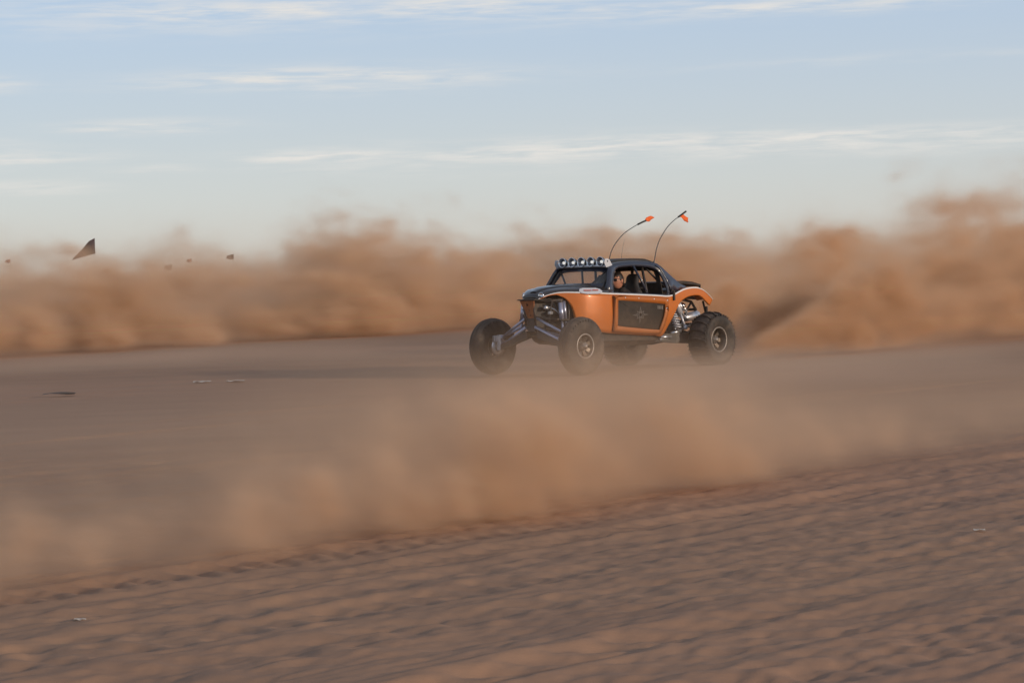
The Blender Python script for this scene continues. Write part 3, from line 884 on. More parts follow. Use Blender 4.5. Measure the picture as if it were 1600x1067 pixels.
# deck behind the cabin and the tail wing on it
rings = []
for x_, z_, w_ in ((-2.46, 1.10, .52), (-2.62, 1.135, .50), (-2.80, 1.15, .40), (-2.98, 1.145, .36), (-3.16, 1.06, .35), (-3.26, .96, .34)):
    rings.append([(x_, w_ * a_, z_ + .012 * (1 - a_ * a_)) for a_ in (-1, -.5, 0, .5, 1)])
MB().loft(rings).build('rear_deck', 'black', buggy, thick=0.015)
rings = []
for x_, z_, t_ in ((-2.74, 1.215, .016), (-2.90, 1.222, .022), (-3.10, 1.205, .020), (-3.27, 1.175, .014), (-3.31, 1.165, .018)):
    rings.append([(x_, .40, z_ + t_), (x_, -.40, z_ + t_), (x_, -.40, z_ - t_), (x_, .40, z_ - t_)])
wing = MB().loft(rings, closed=True, smooth=False, caps=True).build('tail_wing', 'matt', buggy)
for sgn in (1, -1):
    MB().box((-2.86, sgn * .30, 1.175), (.10, .014, .075)).build('wing_stay', 'matt', wing)
    MB().box((-3.302, sgn * .385, 1.14), (.02, .03, .05)).build('wing_lip', 'matt', wing)

# --- roof
rings = []
RX = [(-1.035, 1.478), (-1.13, 1.502), (-1.26, 1.526), (-1.42, 1.542), (-1.60, 1.549), (-1.80, 1.549), (-2.0, 1.538), (-2.15, 1.518), (-2.23, 1.48)]
for x_, z_ in RX:
    ye = ycab(z_) - .004
    crown = .012 + .022 * min(1, max(0, (-1.03 - x_) / .35))
    rings.append([(x_ - (0.06 * (a_ * a_) if x_ > -1.1 else 0), ye * a_, z_ + crown * (1 - a_ ** 4)) for a_ in (-1, -.85, -.6, -.3, 0, .3, .6, .85, 1)])
MB().loft(rings).build('roof', 'black', buggy, thick=0.02)
# scoop standing on the rear of the roof
rings = []
for x_, z_, w_ in ((-1.30, 1.565, .37), (-1.50, 1.592, .37), (-1.80, 1.602, .37), (-2.05, 1.592, .37), (-2.22, 1.55, .37)):
    rings.append([(x_, w_, z_ - .035), (x_, w_ * .96, z_), (x_, 0, z_ + .006), (x_, -w_ * .96, z_), (x_, -w_, z_ - .035)])
MB().loft(rings, smooth=False, caps=True).build('roof_scoop', 'matt', buggy)
# windscreen: navy frame with an opening, clear pane set in it
wsx = lambda z_, y_: interp(z_, [1.10, 1.235, 1.47, 1.50], [-.79, -.875, -1.055, -1.075]) - .10 * (abs(y_) / .6) ** 2
ol = [(-.60, 1.135), (-.40, 1.205), (0, 1.232), (.40, 1.205), (.60, 1.135), (.575, 1.25), (.535, 1.38), (.505, 1.475), (.3, 1.49), (0, 1.495), (-.3, 1.49), (-.505, 1.475), (-.535, 1.38), (-.575, 1.25)]
il = spline([(-.475, 0, 1.255), (-.30, 0, 1.258), (0, 0, 1.262), (.30, 0, 1.258), (.46, 0, 1.252), (.49, 0, 1.272), (.455, 0, 1.375), (.42, 0, 1.418), (.25, 0, 1.436), (0, 0, 1.442), (-.25, 0, 1.436), (-.40, 0, 1.425), (-.43, 0, 1.40), (-.485, 0, 1.28)], 3, True)
il = [(a.x, a.z) for a in il]
pts, fs = fill2d(ol, [il])
wf = MB().add([(wsx(z_, y_), y_, z_) for y_, z_ in pts], fs, False).build('windscreen_frame', 'navy', buggy, thick=0.02)
pts, fs = fill2d([(y_ * 1.02, 1.345 + (z_ - 1.345) * 1.05) for y_, z_ in il])
MB().add([(wsx(z_, y_) - .008, y_, z_) for y_, z_ in pts], fs, False).build('windscreen', 'glass', wf)
# roll cage, dashboard, seats, steering wheel
mb = MB()
for sgn in (1, -1):
    mb.tube(spline([(-.80, sgn * .50, 1.02), (-.98, sgn * .50, 1.28), (-1.12, sgn * .46, 1.455), (-1.40, sgn * .45, 1.50), (-1.86, sgn * .45, 1.505), (-2.12, sgn * .47, 1.47), (-2.40, sgn * .48, 1.20), (-2.50, sgn * .46, 1.02)], 4), .019)
    mb.tube([(-1.86, sgn * .45, 1.505), (-1.93, sgn * .50, 1.0), (-1.95, sgn * .50, .50)], .020)
    mb.tube([(-1.95, sgn * .42, 1.48), (-2.38, sgn * .44, 1.16)], .016).tube([(-1.10, sgn * .47, 1.45), (-.86, sgn * .10, 1.10)], .015)
mb.tube([(-1.86, -.45, 1.505), (-1.86, .45, 1.505)], .019).tube([(-1.90, -.46, 1.16), (-1.90, .46, 1.16)], .017).tube([(-2.12, -.47, 1.47), (-2.12, .47, 1.47)], .017)
mb.tube([(-1.88, -.44, 1.48), (-1.93, .48, .98)], .016).tube([(-1.86, .02, 1.50), (-1.88, .02, 1.08)], .018)
mb.build('roll_cage', 'frame', buggy)
MB().box((-.96, 0, 1.10), (.16, 1.08, .16)).box((-1.08, .30, 1.14), (.10, .26, .09)).build('dashboard', 'matt', buggy)
for sgn in (1, -1):
    st = MB().box((-1.52, sgn * .29, .66), (.50, .42, .14), bevel=.3).build('seat', 'seat', buggy)
    mb = MB(); rings = []
    for x_, z_, w_, d_ in ((-1.70, .68, .21, .06), (-1.76, .90, .23, .07), (-1.81, 1.10, .22, .07), (-1.83, 1.17, .14, .06), (-1.84, 1.21, .115, .055), (-1.86, 1.33, .11, .05), (-1.87, 1.37, .08, .03)):
        rings.append([(x_ + d_ * .6, sgn * .29 + w_, z_), (x_ + d_, sgn * .29 + w_ * .55, z_), (x_ + d_, sgn * .29 - w_ * .55, z_), (x_ + d_ * .6, sgn * .29 - w_, z_), (x_ - d_ * .5, sgn * .29 - w_ * .8, z_), (x_ - d_ * .5, sgn * .29 + w_ * .8, z_)])
    mb.loft(rings, closed=True, caps=True).build('backrest', 'seat', st)
ring = [(-1.17 + .12 * .45 * math.sin(a_), .30 + .165 * math.cos(a_), 1.045 + .150 * math.sin(a_)) for a_ in [2 * math.pi * k / 32 for k in range(33)]]
sw = MB().tube(ring, .014, 8, caps=False).tube([(-1.08, .30, 1.08), (-1.17, .30, 1.045)], .02)
for k in range(3):
    a_ = math.pi / 2 + k * 2 * math.pi / 3
    sw.tube([(-1.17, .30, 1.045), (-1.17 + .12 * .45 * math.sin(a_), .30 + .165 * math.cos(a_), 1.045 + .150 * math.sin(a_))], .010, 6)
sw.build('steering_wheel', 'matt', buggy)

xb = lambda z_: -2.19 - .10 * max(0, 1.25 - z_)
ol = [(-.50, .75), (.50, .75), (.56, 1.05), (.55, 1.20), (.50, 1.40), (.47, 1.495), (0, 1.53), (-.47, 1.495), (-.50, 1.40), (-.55, 1.20), (-.56, 1.05)]
pts, fs = fill2d(ol, [[(.025, 1.24), (.46, 1.23), (.46, 1.30), (.42, 1.395), (.38, 1.41), (.025, 1.415)], [(-.025, 1.24), (-.025, 1.415), (-.38, 1.41), (-.42, 1.395), (-.46, 1.30), (-.46, 1.23)]])
MB().add([(xb(z_), y_, z_) for y_, z_ in pts], fs, False).build('rear_bulkhead', 'matt', buggy, thick=.015)

# --- lamps on the front edge of the roof
LX, LZ = -1.045, 1.566
bar = MB().tube([(LX - .02, -.47, LZ - .072), (LX, -.25, LZ - .060), (LX, .25, LZ - .060), (LX - .02, .47, LZ - .072)], .016, 10)
for sgn in (1, -1):
    pts, fs = fill2d([(LX + .045, LZ + .035), (LX - .005, LZ + .045), (LX - .06, LZ + .025), (LX - .13, LZ - .075), (LX + .02, LZ - .085), (LX + .06, LZ - .02)], [[(LX - .015 + .014 * math.cos(k * .785), LZ + .004 + .014 * math.sin(k * .785)) for k in range(8)]])
    MB().add([(x_, sgn * .485, z_) for x_, z_ in pts], fs, False).build('lamp_bracket', 'silver', buggy, thick=.006)
bar.build('light_bar', 'alu', buggy)
for k in range(5):
    y_ = -.366 + .183 * k
    hs = MB().lathe([(-.085, 0), (-.08, .025), (-.055, .052), (-.01, .068), (.012, .070), (.016, .066), (.016, .060)], (LX, y_, LZ), (1, 0, 0.03), 28)
    hs.box((LX - .02, y_, LZ - .066), (.03, .045, .03))
    hs = hs.build('spotlight', 'darkmetal', buggy)
    MB().lathe([(.010, .071), (.020, .0735), (.026, .070), (.025, .063), (.014, .061)], (LX, y_, LZ), (1, 0, 0.03), 28).build('bezel', 'chrome', hs)
    MB().lathe([(.016, .061), (-.005, .053), (-.028, .032), (-.036, .0)], (LX, y_, LZ), (1, 0, 0.03), 24).build('reflector', 'reflector', hs)
    MB().lathe([(.020, .0615), (.024, .04), (.027, 0)], (LX, y_, LZ), (1, 0, 0.03), 24).build('lens', 'lamp', hs)
    MB().lathe([(-.03, 0), (-.03, .020), (-.004, .024), (.006, .018), (.010, 0)], (LX, y_, LZ), (1, 0, 0.03), 14).build('bulb', 'bulb', hs)

# --- whip flags on the rear corners of the roof
def cloth(path, width, amp, seed):
    """a small flag streaming back from the whip tip: a strip along path, narrowing and rippling"""
    rr_ = random.Random(seed)
    n = len(path)
    rings = []
    for i, (c_, up) in enumerate(path):
        t = i / (n - 1)
        rings.append([Vector(c_) + Vector(up) * (j / 4 - .5) * width[i] + Vector((0, amp * math.sin(t * 7 + j * .9 + rr_.random() * .3) * (0.3 + t), 0)) for j in range(5)])
    return MB().loft(rings)


W1 = [(-2.14, -.45, 1.50), (-2.19, -.45, 1.61), (-2.24, -.45, 1.715), (-2.325, -.45, 1.82), (-2.44, -.45, 1.915), (-2.575, -.45, 2.0), (-2.79, -.45, 2.09), (-2.97, -.45, 2.15), (-3.08, -.45, 2.18)]
W2 = [(-2.14, .45, 1.50), (-2.175, .45, 1.59), (-2.21, .45, 1.70), (-2.27, .45, 1.82), (-2.365, .45, 1.935), (-2.495, .45, 2.055), (-2.64, .45, 2.145), (-2.80, .45, 2.22), (-2.945, .45, 2.285)]
for k, pts in enumerate((W1, W2)):
    wh = MB().tube(spline(pts, 4), .0075, 8, r2=.0055).lathe([(0, .02), (.03, .018), (.05, .01)], pts[0], (0, 0, 1), 10).build('whip_antenna', 'fibre', buggy)
    tip = spline(pts, 4)[-7:] if k == 0 else spline(pts, 4)[-6:]
    MB().tube(tip, .014, 8).build('whip_sleeve', 'matt', wh)
    if k == 0:
        path = [((-3.07, -.45, 2.185), (.3, 0, .95)), ((-3.11, -.45, 2.195), (.3, 0, .95)), ((-3.16, -.45, 2.205), (.35, 0, .94)), ((-3.21, -.45, 2.225), (.4, 0, .9)), ((-3.26, -.45, 2.235), (.4, 0, .9))]
        cloth(path, [.03, .065, .085, .065, .03], .015, 3).build('whip_flag', 'flag', wh, thick=.003)
    else:
        path = [((-2.84, .45, 2.225), (-.9, 0, .4)), ((-2.87, .45, 2.21), (-.9, 0, .42)), ((-2.91, .45, 2.185), (-.9, 0, .42)), ((-2.95, .45, 2.165), (-.85, 0, .5)), ((-2.985, .45, 2.135), (-.8, 0, .6))]
        cloth(path, [.10, .085, .075, .09, .06], .016, 4).build('whip_flag', 'flag', wh, thick=.003)
MB().tube(spline([(-2.05, -.1, 1.55), (-2.07, -.1, 1.66), (-2.10, -.1, 1.78), (-2.15, -.1, 1.90)], 4), .0028, 6, r2=.0012).build('radio_antenna', 'fibre', buggy)


# ------------------------------------------------------------------ the driver, sitting in the left seat
def skinned(name, joints, edges, mat, parent=None, root=0, sub=2):
    mesh = bpy.data.meshes.new(name)
    mesh.from_pydata([j[0] for j in joints], edges, [])
    mesh.materials.append(M[mat])
    ob = bpy.data.objects.new(name, mesh)
    COL.objects.link(ob)
    sk = ob.modifiers.new('skin', 'SKIN')
    sk.use_smooth_shade = True
    for v_, j in zip(mesh.skin_vertices[0].data, joints):
        rx = j[1]
        v_.radius = rx if isinstance(rx, tuple) else (rx, rx)
    for i, v_ in enumerate(mesh.skin_vertices[0].data):
        v_.use_root = (i == root)
    sb = ob.modifiers.new('smooth', 'SUBSURF'); sb.levels = sub; sb.render_levels = sub
    if parent:
        ob.parent = parent
    return ob


driver = thing('person', 'driver in black shirt and dark sunglasses at the wheel of the buggy', 'person', tuple(CAR), FWD_ANGLE)
Y0 = .30
J = [((-1.56, Y0, .78), (.16, .12)), ((-1.60, Y0, .92), (.16, .115)), ((-1.62, Y0, 1.04), (.17, .11)), ((-1.60, Y0, 1.115), (.09, .075)), ((-1.545, Y0, 1.175), (.052, .052))]
E_ = [(0, 1), (1, 2), (2, 3), (3, 4)]
for sgn in (1, -1):
    k = len(J)
    J += [((-1.60, Y0 + sgn * .17, 1.06), .062), ((-1.45, Y0 + sgn * .235, .90), .047), ((-1.30, Y0 + sgn * .19, .985), .036), ((-1.225, Y0 + sgn * .170, 1.04), .028)]
    E_ += [(2, k), (k, k + 1), (k + 1, k + 2), (k + 2, k + 3)]
    k = len(J)
    J += [((-1.52, Y0 + sgn * .10, .775), .085), ((-1.14, Y0 + sgn * .12, .84), .062), ((-.98, Y0 + sgn * .11, .58), .045), ((-.86, Y0 + sgn * .11, .50), .040)]
    E_ += [(0, k), (k, k + 1), (k + 1, k + 2), (k + 2, k + 3)]
skinned('body', J, E_, 'shirt', driver)
# hands closed round the rim
for sgn in (1, -1):
    hx, hy, hz = -1.195, Y0 + sgn * .168, 1.055
    J = [((hx - .035, hy, hz - .012), .024), ((hx - .008, hy, hz + .006), (.030, .017)), ((hx + .016, hy, hz + .018), (.030, .014))]
    E_ = [(0, 1), (1, 2)]
    for f in range(4):
        o2 = (f - 1.5) * .017
        k = len(J)
        J += [((hx + .034, hy + sgn * .012, hz + .018 + o2), .0085), ((hx + .052, hy - sgn * .002, hz + .006 + o2), .008), ((hx + .046, hy - sgn * .018, hz - .010 + o2), .0072)]
        E_ += [(2, k), (k, k + 1), (k + 1, k + 2)]
    k = len(J)
    J += [((hx - .006, hy - sgn * .022, hz + .026), .0095), ((hx + .018, hy - sgn * .030, hz + .032), .0085)]
    E_ += [(1, k), (k, k + 1)]
    skinned('hand', J, E_, 'skin', driver, sub=1)
# head, shaped from a ball: jaw, brow, nose, lips, ears
HC = Vector((-1.485, Y0, 1.283))
bm = bmesh.new()
bmesh.ops.create_uvsphere(bm, u_segments=40, v_segments=28, radius=1.0)
for v_ in bm.verts:
    x_, y_, z_ = v_.co
    fx = max(0.0, x_)
    sxx, syy, szz = .098, .076, .120
    jaw = max(0.0, -z_)
    y2 = y_ * syy * (1 - .30 * jaw * (0.5 + .5 * fx)) * (1 - .05 * max(0, z_))
    x2 = x_ * sxx + (.012 * jaw * fx) - .012 * max(0, -x_) * jaw
    z2 = z_ * szz
    az_ = abs(y_)
    x2 += fx * .026 * math.exp(-((y_ / .16) ** 2) - ((z_ + .16) / .17) ** 2)            # nose
    x2 += fx * .008 * math.exp(-((y_ / .10) ** 2) - ((z_ - .08) / .18) ** 2)
    x2 += fx * .007 * math.exp(-((az_ - .26) / .25) ** 2 - ((z_ - .24) / .09) ** 2)     # brow
    x2 -= fx * .009 * math.exp(-((az_ - .33) / .14) ** 2 - ((z_ - .08) / .10) ** 2)     # eye sockets
    x2 += fx * .007 * math.exp(-((y_ / .24) ** 2) - ((z_ + .44) / .05) ** 2)            # lips
    x2 += fx * .006 * math.exp(-((y_ / .24) ** 2) - ((z_ + .55) / .05) ** 2)
    x2 -= fx * .004 * math.exp(-((y_ / .26) ** 2) - ((z_ + .495) / .025) ** 2)
    x2 += fx * .009 * math.exp(-((y_ / .25) ** 2) - ((z_ + .80) / .12) ** 2)            # chin
    v_.co = HC + Vector((x2, y2, z2))
for sgn in (1, -1):
    r = bmesh.ops.create_uvsphere(bm, u_segments=12, v_segments=8, radius=1.0)
    for v_ in r['verts']:
        x_, y_, z_ = v_.co
        v_.co = HC + Vector((-.008 + x_ * .020 - z_ * .006, sgn * (.075 + y_ * .010 + .006 * abs(x_)), -.006 + z_ * .034))
for f_ in bm.faces:
    f_.smooth = True
mesh = bpy.data.meshes.new('head'); bm.to_mesh(mesh); bm.free(); mesh.materials.append(M['skin'])
head = bpy.data.objects.new('head', mesh); COL.objects.link(head); head.parent = driver
bm = bmesh.new()
bmesh.ops.create_uvsphere(bm, u_segments=36, v_segments=24, radius=1.0)
kill = [v_ for v_ in bm.verts if v_.co.z < (.34 if v_.co.x > .35 else (-.05 if v_.co.x > -.2 else -.52)) + .05 * math.sin(v_.co.y * 17)]
bmesh.ops.delete(bm, geom=kill, context='VERTS')
for v_ in bm.verts:
    x_, y_, z_ = v_.co
    g_ = 1.07 + .025 * math.sin(x_ * 23 + y_ * 9) * math.sin(z_ * 19 + y_ * 13)
    v_.co = HC + Vector((x_ * .098 * g_ - .003, y_ * .077 * g_, z_ * .120 * g_ + .002))
for f_ in bm.faces:
    f_.smooth = True
mesh = bpy.data.meshes.new('hair'); bm.to_mesh(mesh); bm.free(); mesh.materials.append(M['hair'])
hair = bpy.data.objects.new('hair', mesh); COL.objects.link(hair); hair.parent = head
sd_ = hair.modifiers.new('thickness', 'SOLIDIFY'); sd_.thickness = .008
mb = MB()
for sgn in (1, -1):
    mb.loft([[HC + Vector((.094 - .05 * max(0, abs(y_) - .030) ** 1.0 - 6.0 * max(0, abs(y_) - .02) ** 2, y_, z_)) for y_ in [sgn * (.006 + .055 * k / 6) for k in range(7)]] for z_ in (-.010, .008, .030)])
    mb.tube([HC + Vector((.072, sgn * .062, .024)), HC + Vector((.03, sgn * .080, .022)), HC + Vector((-.01, sgn * .081, .018))], .0035, 6)
mb.tube([HC + Vector((.099, -.012, .018)), HC + Vector((.102, 0, .020)), HC + Vector((.099, .012, .018))], .0035, 6)
mb.build('sunglasses', 'black', head, thick=.004)


# ------------------------------------------------------------------ flags on tall whips far off, behind the dust
def far_flag(tip, size, shape, mat, name_label, seed):
    g = ground_h(np.array([tip[0]]), np.array([tip[1]]))[0]
    t = thing('whip_flag', name_label, 'flag', (tip[0], tip[1], float(g)), 0.0, 'flags on whips beyond the dust')
    hgt = tip[2] - float(g)
    MB().tube(spline([(0.0 - .10, 0, 0), (-.06, 0, hgt * .4), (-.02, 0, hgt * .8), (0, 0, hgt)], 4), .008, 8, r2=.004).build('pole', 'fibre', t)
    pts, fs = fill2d(shape)
    rr_ = random.Random(seed)
    mb = MB()
    bm = bmesh.new()
    vs = [bm.verts.new((x_ * size, 0, hgt + z_ * size)) for x_, z_ in pts]
    for f_ in fs:
        bm.faces.new([vs[i] for i in f_])
    bmesh.ops.subdivide_edges(bm, edges=bm.edges[:], cuts=3, use_grid_fill=True)
    for v_ in bm.verts:
        v_.co.y = .12 * size * math.sin(v_.co.x / size * 6 + v_.co.z / size * 3 + seed)
    mesh = bpy.data.meshes.new('cloth'); bm.to_mesh(mesh); bm.free(); mesh.materials.append(M[mat])
    o = bpy.data.objects.new('cloth', mesh); COL.objects.link(o); o.parent = t
    so = o.modifiers.new('thickness', 'SOLIDIFY'); so.thickness = .004
    return t


far_flag((-13.58, 78.0, 3.02), .78, [(0.0, 0.0), (0.03, -.66), (-.34, -.72), (-.98, -.90), (-.60, -.48), (-.22, -.12)], 'purple', 'large dark purple flag leaning above the far dust at the left', 1)
small = [(0, 0), (.02, -.7), (-.5, -.75), (-1.0, -.55), (-.9, -.2)]
for fx, fy, sz, cl, lb, sd_ in ((365, 397, .40, 'purple', 'small dark flag highest above the dust, right of the large purple flag', 2), (268, 413, .42, 'purple', 'small dark flag touching the dust top, midway between two others', 3),
                                (299, 404, .28, 'rust', 'tiny faded brown flag half hidden in the dust crest', 4), (170, 420, .36, 'rust', 'small reddish flag low in the dust right below the large purple flag', 5), (16, 405, .28, 'rust', 'tiny red flag above the dust at the far left edge', 6)):
    w_ = on_plane(fx, fy, Vector((0, 128, 0)), Vector((0, 1, 0)))
    far_flag(tuple(w_), sz, small, cl, lb, sd_)


# ------------------------------------------------------------------ scraps lying on the sand
def scrap(px, py, w_, h_, mat, label):
    p_ = on_plane(px, py, Vector((0, 0, 0)), Vector((0, 0, 1)))
    g = float(ground_h(np.array([p_.x]), np.array([p_.y]))[0])
    rr_ = random.Random(px)
    vs, fs = [], []
    for i in range(5):
        for j in range(4):
            vs.append(((i / 4 - .5) * w_, (j / 3 - .5) * w_ * .5, h_ * (0.3 + .7 * rr_.random())))
    for i in range(4):
        for j in range(3):
            a_ = i * 4 + j
            fs.append((a_, a_ + 1, a_ + 5, a_ + 4))
    o = MB().add(vs, fs, False).build('scrap', mat, None, thick=.003)
    o.location = (p_.x, p_.y, g + .004)
    o['label'] = label; o['category'] = 'litter'; o['group'] = 'scraps lying on the sand'


scrap(125, 966, .05, .012, 'litter', 'pale scrap on the rutted sand near the bottom left corner')
scrap(1530, 833, .06, .012, 'litter', 'pale scrap on the rutted sand at the right edge')
scrap(316, 594, .26, .03, 'litter', 'left one of two pale scraps on the flat sand beyond the near dust')
scrap(368, 593, .26, .03, 'litter', 'right one of two pale scraps on the flat sand beyond the near dust')
scrap(92, 616, .42, .05, 'matt', 'dark scrap on the flat sand at the left, beyond the near dust')


# ------------------------------------------------------------------ blown sand: volumes filled voxel by voxel
def dust_material(name, color, anis=0.15):
    m, N = new_mat(name)
    o_ = N.n('ShaderNodeOutputMaterial')
    pv = N.n('ShaderNodeVolumePrincipled')
    pv.inputs['Color'].default_value = (*color, 1)
    pv.inputs['Density'].default_value = 1.0
    pv.inputs['Density Attribute'].default_value = 'density'
    pv.inputs['Anisotropy'].default_value = anis
    N.l(pv.outputs[0], o_.inputs['Volume'])
    return m


def dust_volume(name, label, origin, size, dens, mat, group=None):
    """dens[i, j, k] over a box from origin along REAR (i), FAR (j) and up (k); becomes a real volume grid"""
    ni, nj, nk = dens.shape
    mesh = bpy.data.meshes.new(name)
    n = ni * nj * nk
    mesh.vertices.add(n)
    gi, gj, gk = np.meshgrid(np.linspace(0, size[0], ni), np.linspace(0, size[1], nj), np.linspace(0, size[2], nk), indexing='ij')
    mesh.vertices.foreach_set('co', np.stack([gi, gj, gk], -1).astype(np.float32).ravel())
    a = mesh.attributes.new('amount', 'FLOAT', 'POINT')
    a.data.foreach_set('value', dens.astype(np.float32).ravel())
    mesh.materials.append(mat)
    ob = bpy.data.objects.new(name, mesh)
    ob.location = origin
    ob.rotation_euler = (0, 0, ANG)
    COL.objects.link(ob)
    ob['kind'] = 'stuff'
    ob['label'] = label
    ob['category'] = 'dust cloud'
    if group:
        ob['group'] = group
    t = bpy.data.node_groups.new(name + '_fill', 'GeometryNodeTree')
    t.interface.new_socket('Geometry', in_out='INPUT', socket_type='NodeSocketGeometry')
    t.interface.new_socket('Geometry', in_out='OUTPUT', socket_type='NodeSocketGeometry')
    nd, ln = t.nodes.new, t.links.new
    gin, gout = nd('NodeGroupInput'), nd('NodeGroupOutput')
    vc, pos, sep = nd('GeometryNodeVolumeCube'), nd('GeometryNodeInputPosition'), nd('ShaderNodeSeparateXYZ')
    ln(pos.outputs[0], sep.inputs[0])

    def cell(sock, length, cnt):
        mth = nd('ShaderNodeMath'); mth.operation = 'MULTIPLY_ADD'; mth.inputs[1].default_value = (cnt - 1) / length; mth.inputs[2].default_value = 0.5
        ln(sock, mth.inputs[0])
        fl = nd('ShaderNodeMath'); fl.operation = 'FLOOR'; ln(mth.outputs[0], fl.inputs[0])
        mn = nd('ShaderNodeMath'); mn.operation = 'MINIMUM'; mn.inputs[1].default_value = cnt - 1; ln(fl.outputs[0], mn.inputs[0])
        mx = nd('ShaderNodeMath'); mx.operation = 'MAXIMUM'; mx.inputs[1].default_value = 0; ln(mn.outputs[0], mx.inputs[0])
        return mx.outputs[0]
    ci, cj, ck = cell(sep.outputs[0], size[0], ni), cell(sep.outputs[1], size[1], nj), cell(sep.outputs[2], size[2], nk)
    m1 = nd('FunctionNodeIntegerMath'); m1.operation = 'MULTIPLY_ADD'; m1.inputs[1].default_value = nj; ln(ci, m1.inputs[0]); ln(cj, m1.inputs[2])
    m2 = nd('FunctionNodeIntegerMath'); m2.operation = 'MULTIPLY_ADD'; m2.inputs[1].default_value = nk; ln(m1.outputs[0], m2.inputs[0]); ln(ck, m2.inputs[2])
    na = nd('GeometryNodeInputNamedAttribute'); na.data_type = 'FLOAT'; na.inputs['Name'].default_value = 'amount'
    si = nd('GeometryNodeSampleIndex'); si.data_type = 'FLOAT'; si.domain = 'POINT'
    ln(gin.outputs[0], si.inputs['Geometry'])
    ln(na.outputs['Attribute'], si.inputs['Value'])
    ln(m2.outputs[0], si.inputs['Index'])
    ln(si.outputs[0], vc.inputs['Density'])
    vc.inputs['Min'].default_value = (0, 0, 0)
    vc.inputs['Max'].default_value = size
    vc.inputs['Resolution X'].default_value = ni
    vc.inputs['Resolution Y'].default_value = nj
    vc.inputs['Resolution Z'].default_value = nk
    sm = nd('GeometryNodeSetMaterial'); sm.inputs['Material'].default_value = mat
    ln(vc.outputs[0], sm.inputs['Geometry'])
    ln(sm.outputs[0], gout.inputs[0])
    md = ob.modifiers.new('fill', 'NODES')
    md.node_group = t
    return ob


def grid(size, step):
    n = [max(8, int(round(a / s)) + 1) for a, s in zip(size, step)]
    ax = [np.linspace(0, a, k) for a, k in zip(size, n)]
    return np.meshgrid(*ax, indexing='ij'), n, [a / (k - 1) for a, k in zip(size, n)]


def sstep(x, a, b):
    t = np.clip((x - a) / (b - a), 0, 1)
    return t * t * (3 - 2 * t)


def edge_fade(n, m):
    f = 1.0
    for ax_, k in enumerate(n):
        w = np.ones(k)
        e = m[ax_]
        if e > 0:
            rmp = np.linspace(0, 1, e + 1)
            w[:e + 1] = np.minimum(w[:e + 1], rmp); w[-e - 1:] = np.minimum(w[-e - 1:], rmp[::-1])
        sh = [1, 1, 1]; sh[ax_] = k
        f = f * w.reshape(sh)
    return f


def billow(n, sp, scale, seed):
    """cauliflower-like density between about 0 and 1: coarse puffs, finer wisps on top"""
    a = field2(tuple(n), sp, (scale[0], scale[1], scale[2]), 3.4, seed)
    c = field2(tuple(n), sp, (scale[0] * 0.34, scale[1] * 0.34, scale[2] * 0.34), 2.7, seed + 1)
    return a, c


DUST_RGB = (0.945, 0.665, 0.445)
mat_dust = dust_material('blown sand', DUST_RGB)
mat_roost = dust_material('freshly thrown sand', (0.93, 0.625, 0.395))
mat_dust_veil = dust_material('thin blown sand', (0.945, 0.715, 0.53))

# --- near bank, thrown up along the closest track: a dense torn core, a pale veil over and behind it
size = (15.0, 4.75, 1.5)
(gs, gb, gz), n, sp = grid(size, (0.045, 0.08, 0.04))
a, c = billow(n, sp, (0.50, 0.6, 0.62), 41)
st = field2(tuple(n), sp, (0.22, 0.5, 0.75), 2.8, 44)
a, c, st = [np.stack([np.roll(v_[:, :, k], int(-0.45 * k * sp[2] / sp[0]), axis=0) for k in range(n[2])], -1) for v_ in (a, c, st)]   # leaning with the wind
a2 = field2(tuple(n), sp, (2.0, 1.6, 0.8), 3.2, 43)
S0 = -5.2
s_line = gs + S0
top = np.interp(s_line, [-5, -3.6, -3.0, -2.3, -1.9, -1.45, -1.0, -0.4, 0.0, 0.5, 1.0, 1.85, 2.4, 2.9, 4, 9], [0.24, 0.28, 0.26, 0.37, 0.33, 0.44, 0.38, 0.42, 0.54, 0.57, 0.61, 0.55, 0.40, 0.32, 0.22, 0.2])
puff = top * (1.0 + 0.24 * a + 0.14 * c)
body = 1.0 / (1.0 + np.exp((gz - puff * 0.86) / (0.035 + 0.10 * top)))
front = sstep(gb + 0.20 * a + 0.12 * c, -0.25, 0.55)
core = body * front * np.exp(-(np.maximum(gb - 0.5, 0) / 0.75) ** 2) * (0.18 + np.clip(0.34 * np.exp(0.50 * a + 0.55 * c + 0.50 * st), 0.02, 3.2))
core *= np.interp(s_line, [-5, -3.4, -2.6, -1.6, -0.6, 0.6, 2.2, 3.0, 4.0, 5.2], [0.55, 0.9, 1.6, 1.5, 1.2, 1.2, 1.05, 0.6, 0.25, 0.10]) * (0.30 + 0.70 * np.exp(-gz / 0.40))
vt = np.interp(s_line, [-5, -3.2, -2.4, -1.4, 0, 1.5, 3, 5, 9], [0.60, 0.66, 0.76, 0.60, 0.56, 0.58, 0.58, 0.45, 0.35]) * (1 + 0.20 * a2)
veil = np.exp(-(gz / np.maximum(vt, 0.1)) ** 2.5) * sstep(gb + 0.2 * a2, 0.0, 0.7) * (1 - 0.55 * sstep(gb, 1.5, 4.2)) * np.clip(0.8 + 0.40 * a2 + 0.10 * c, 0.1, 2)
veil *= np.interp(s_line, [-5, -2, 1, 3, 5, 8], [0.9, 0.9, 1.1, 1.0, 0.6, 0.4])
den = (core * 2.9 + veil * 0.26) * edge_fade(n, (12, 0, 3)) * sstep(4.75 - gb, 0, 0.8) * np.minimum(1, (gb / 0.2))
dust_volume('dust_cloud', 'low brown dust bank billowing along the near tyre tracks', EDGE + REAR * S0 + FAR * -0.30, size, den, mat_dust)

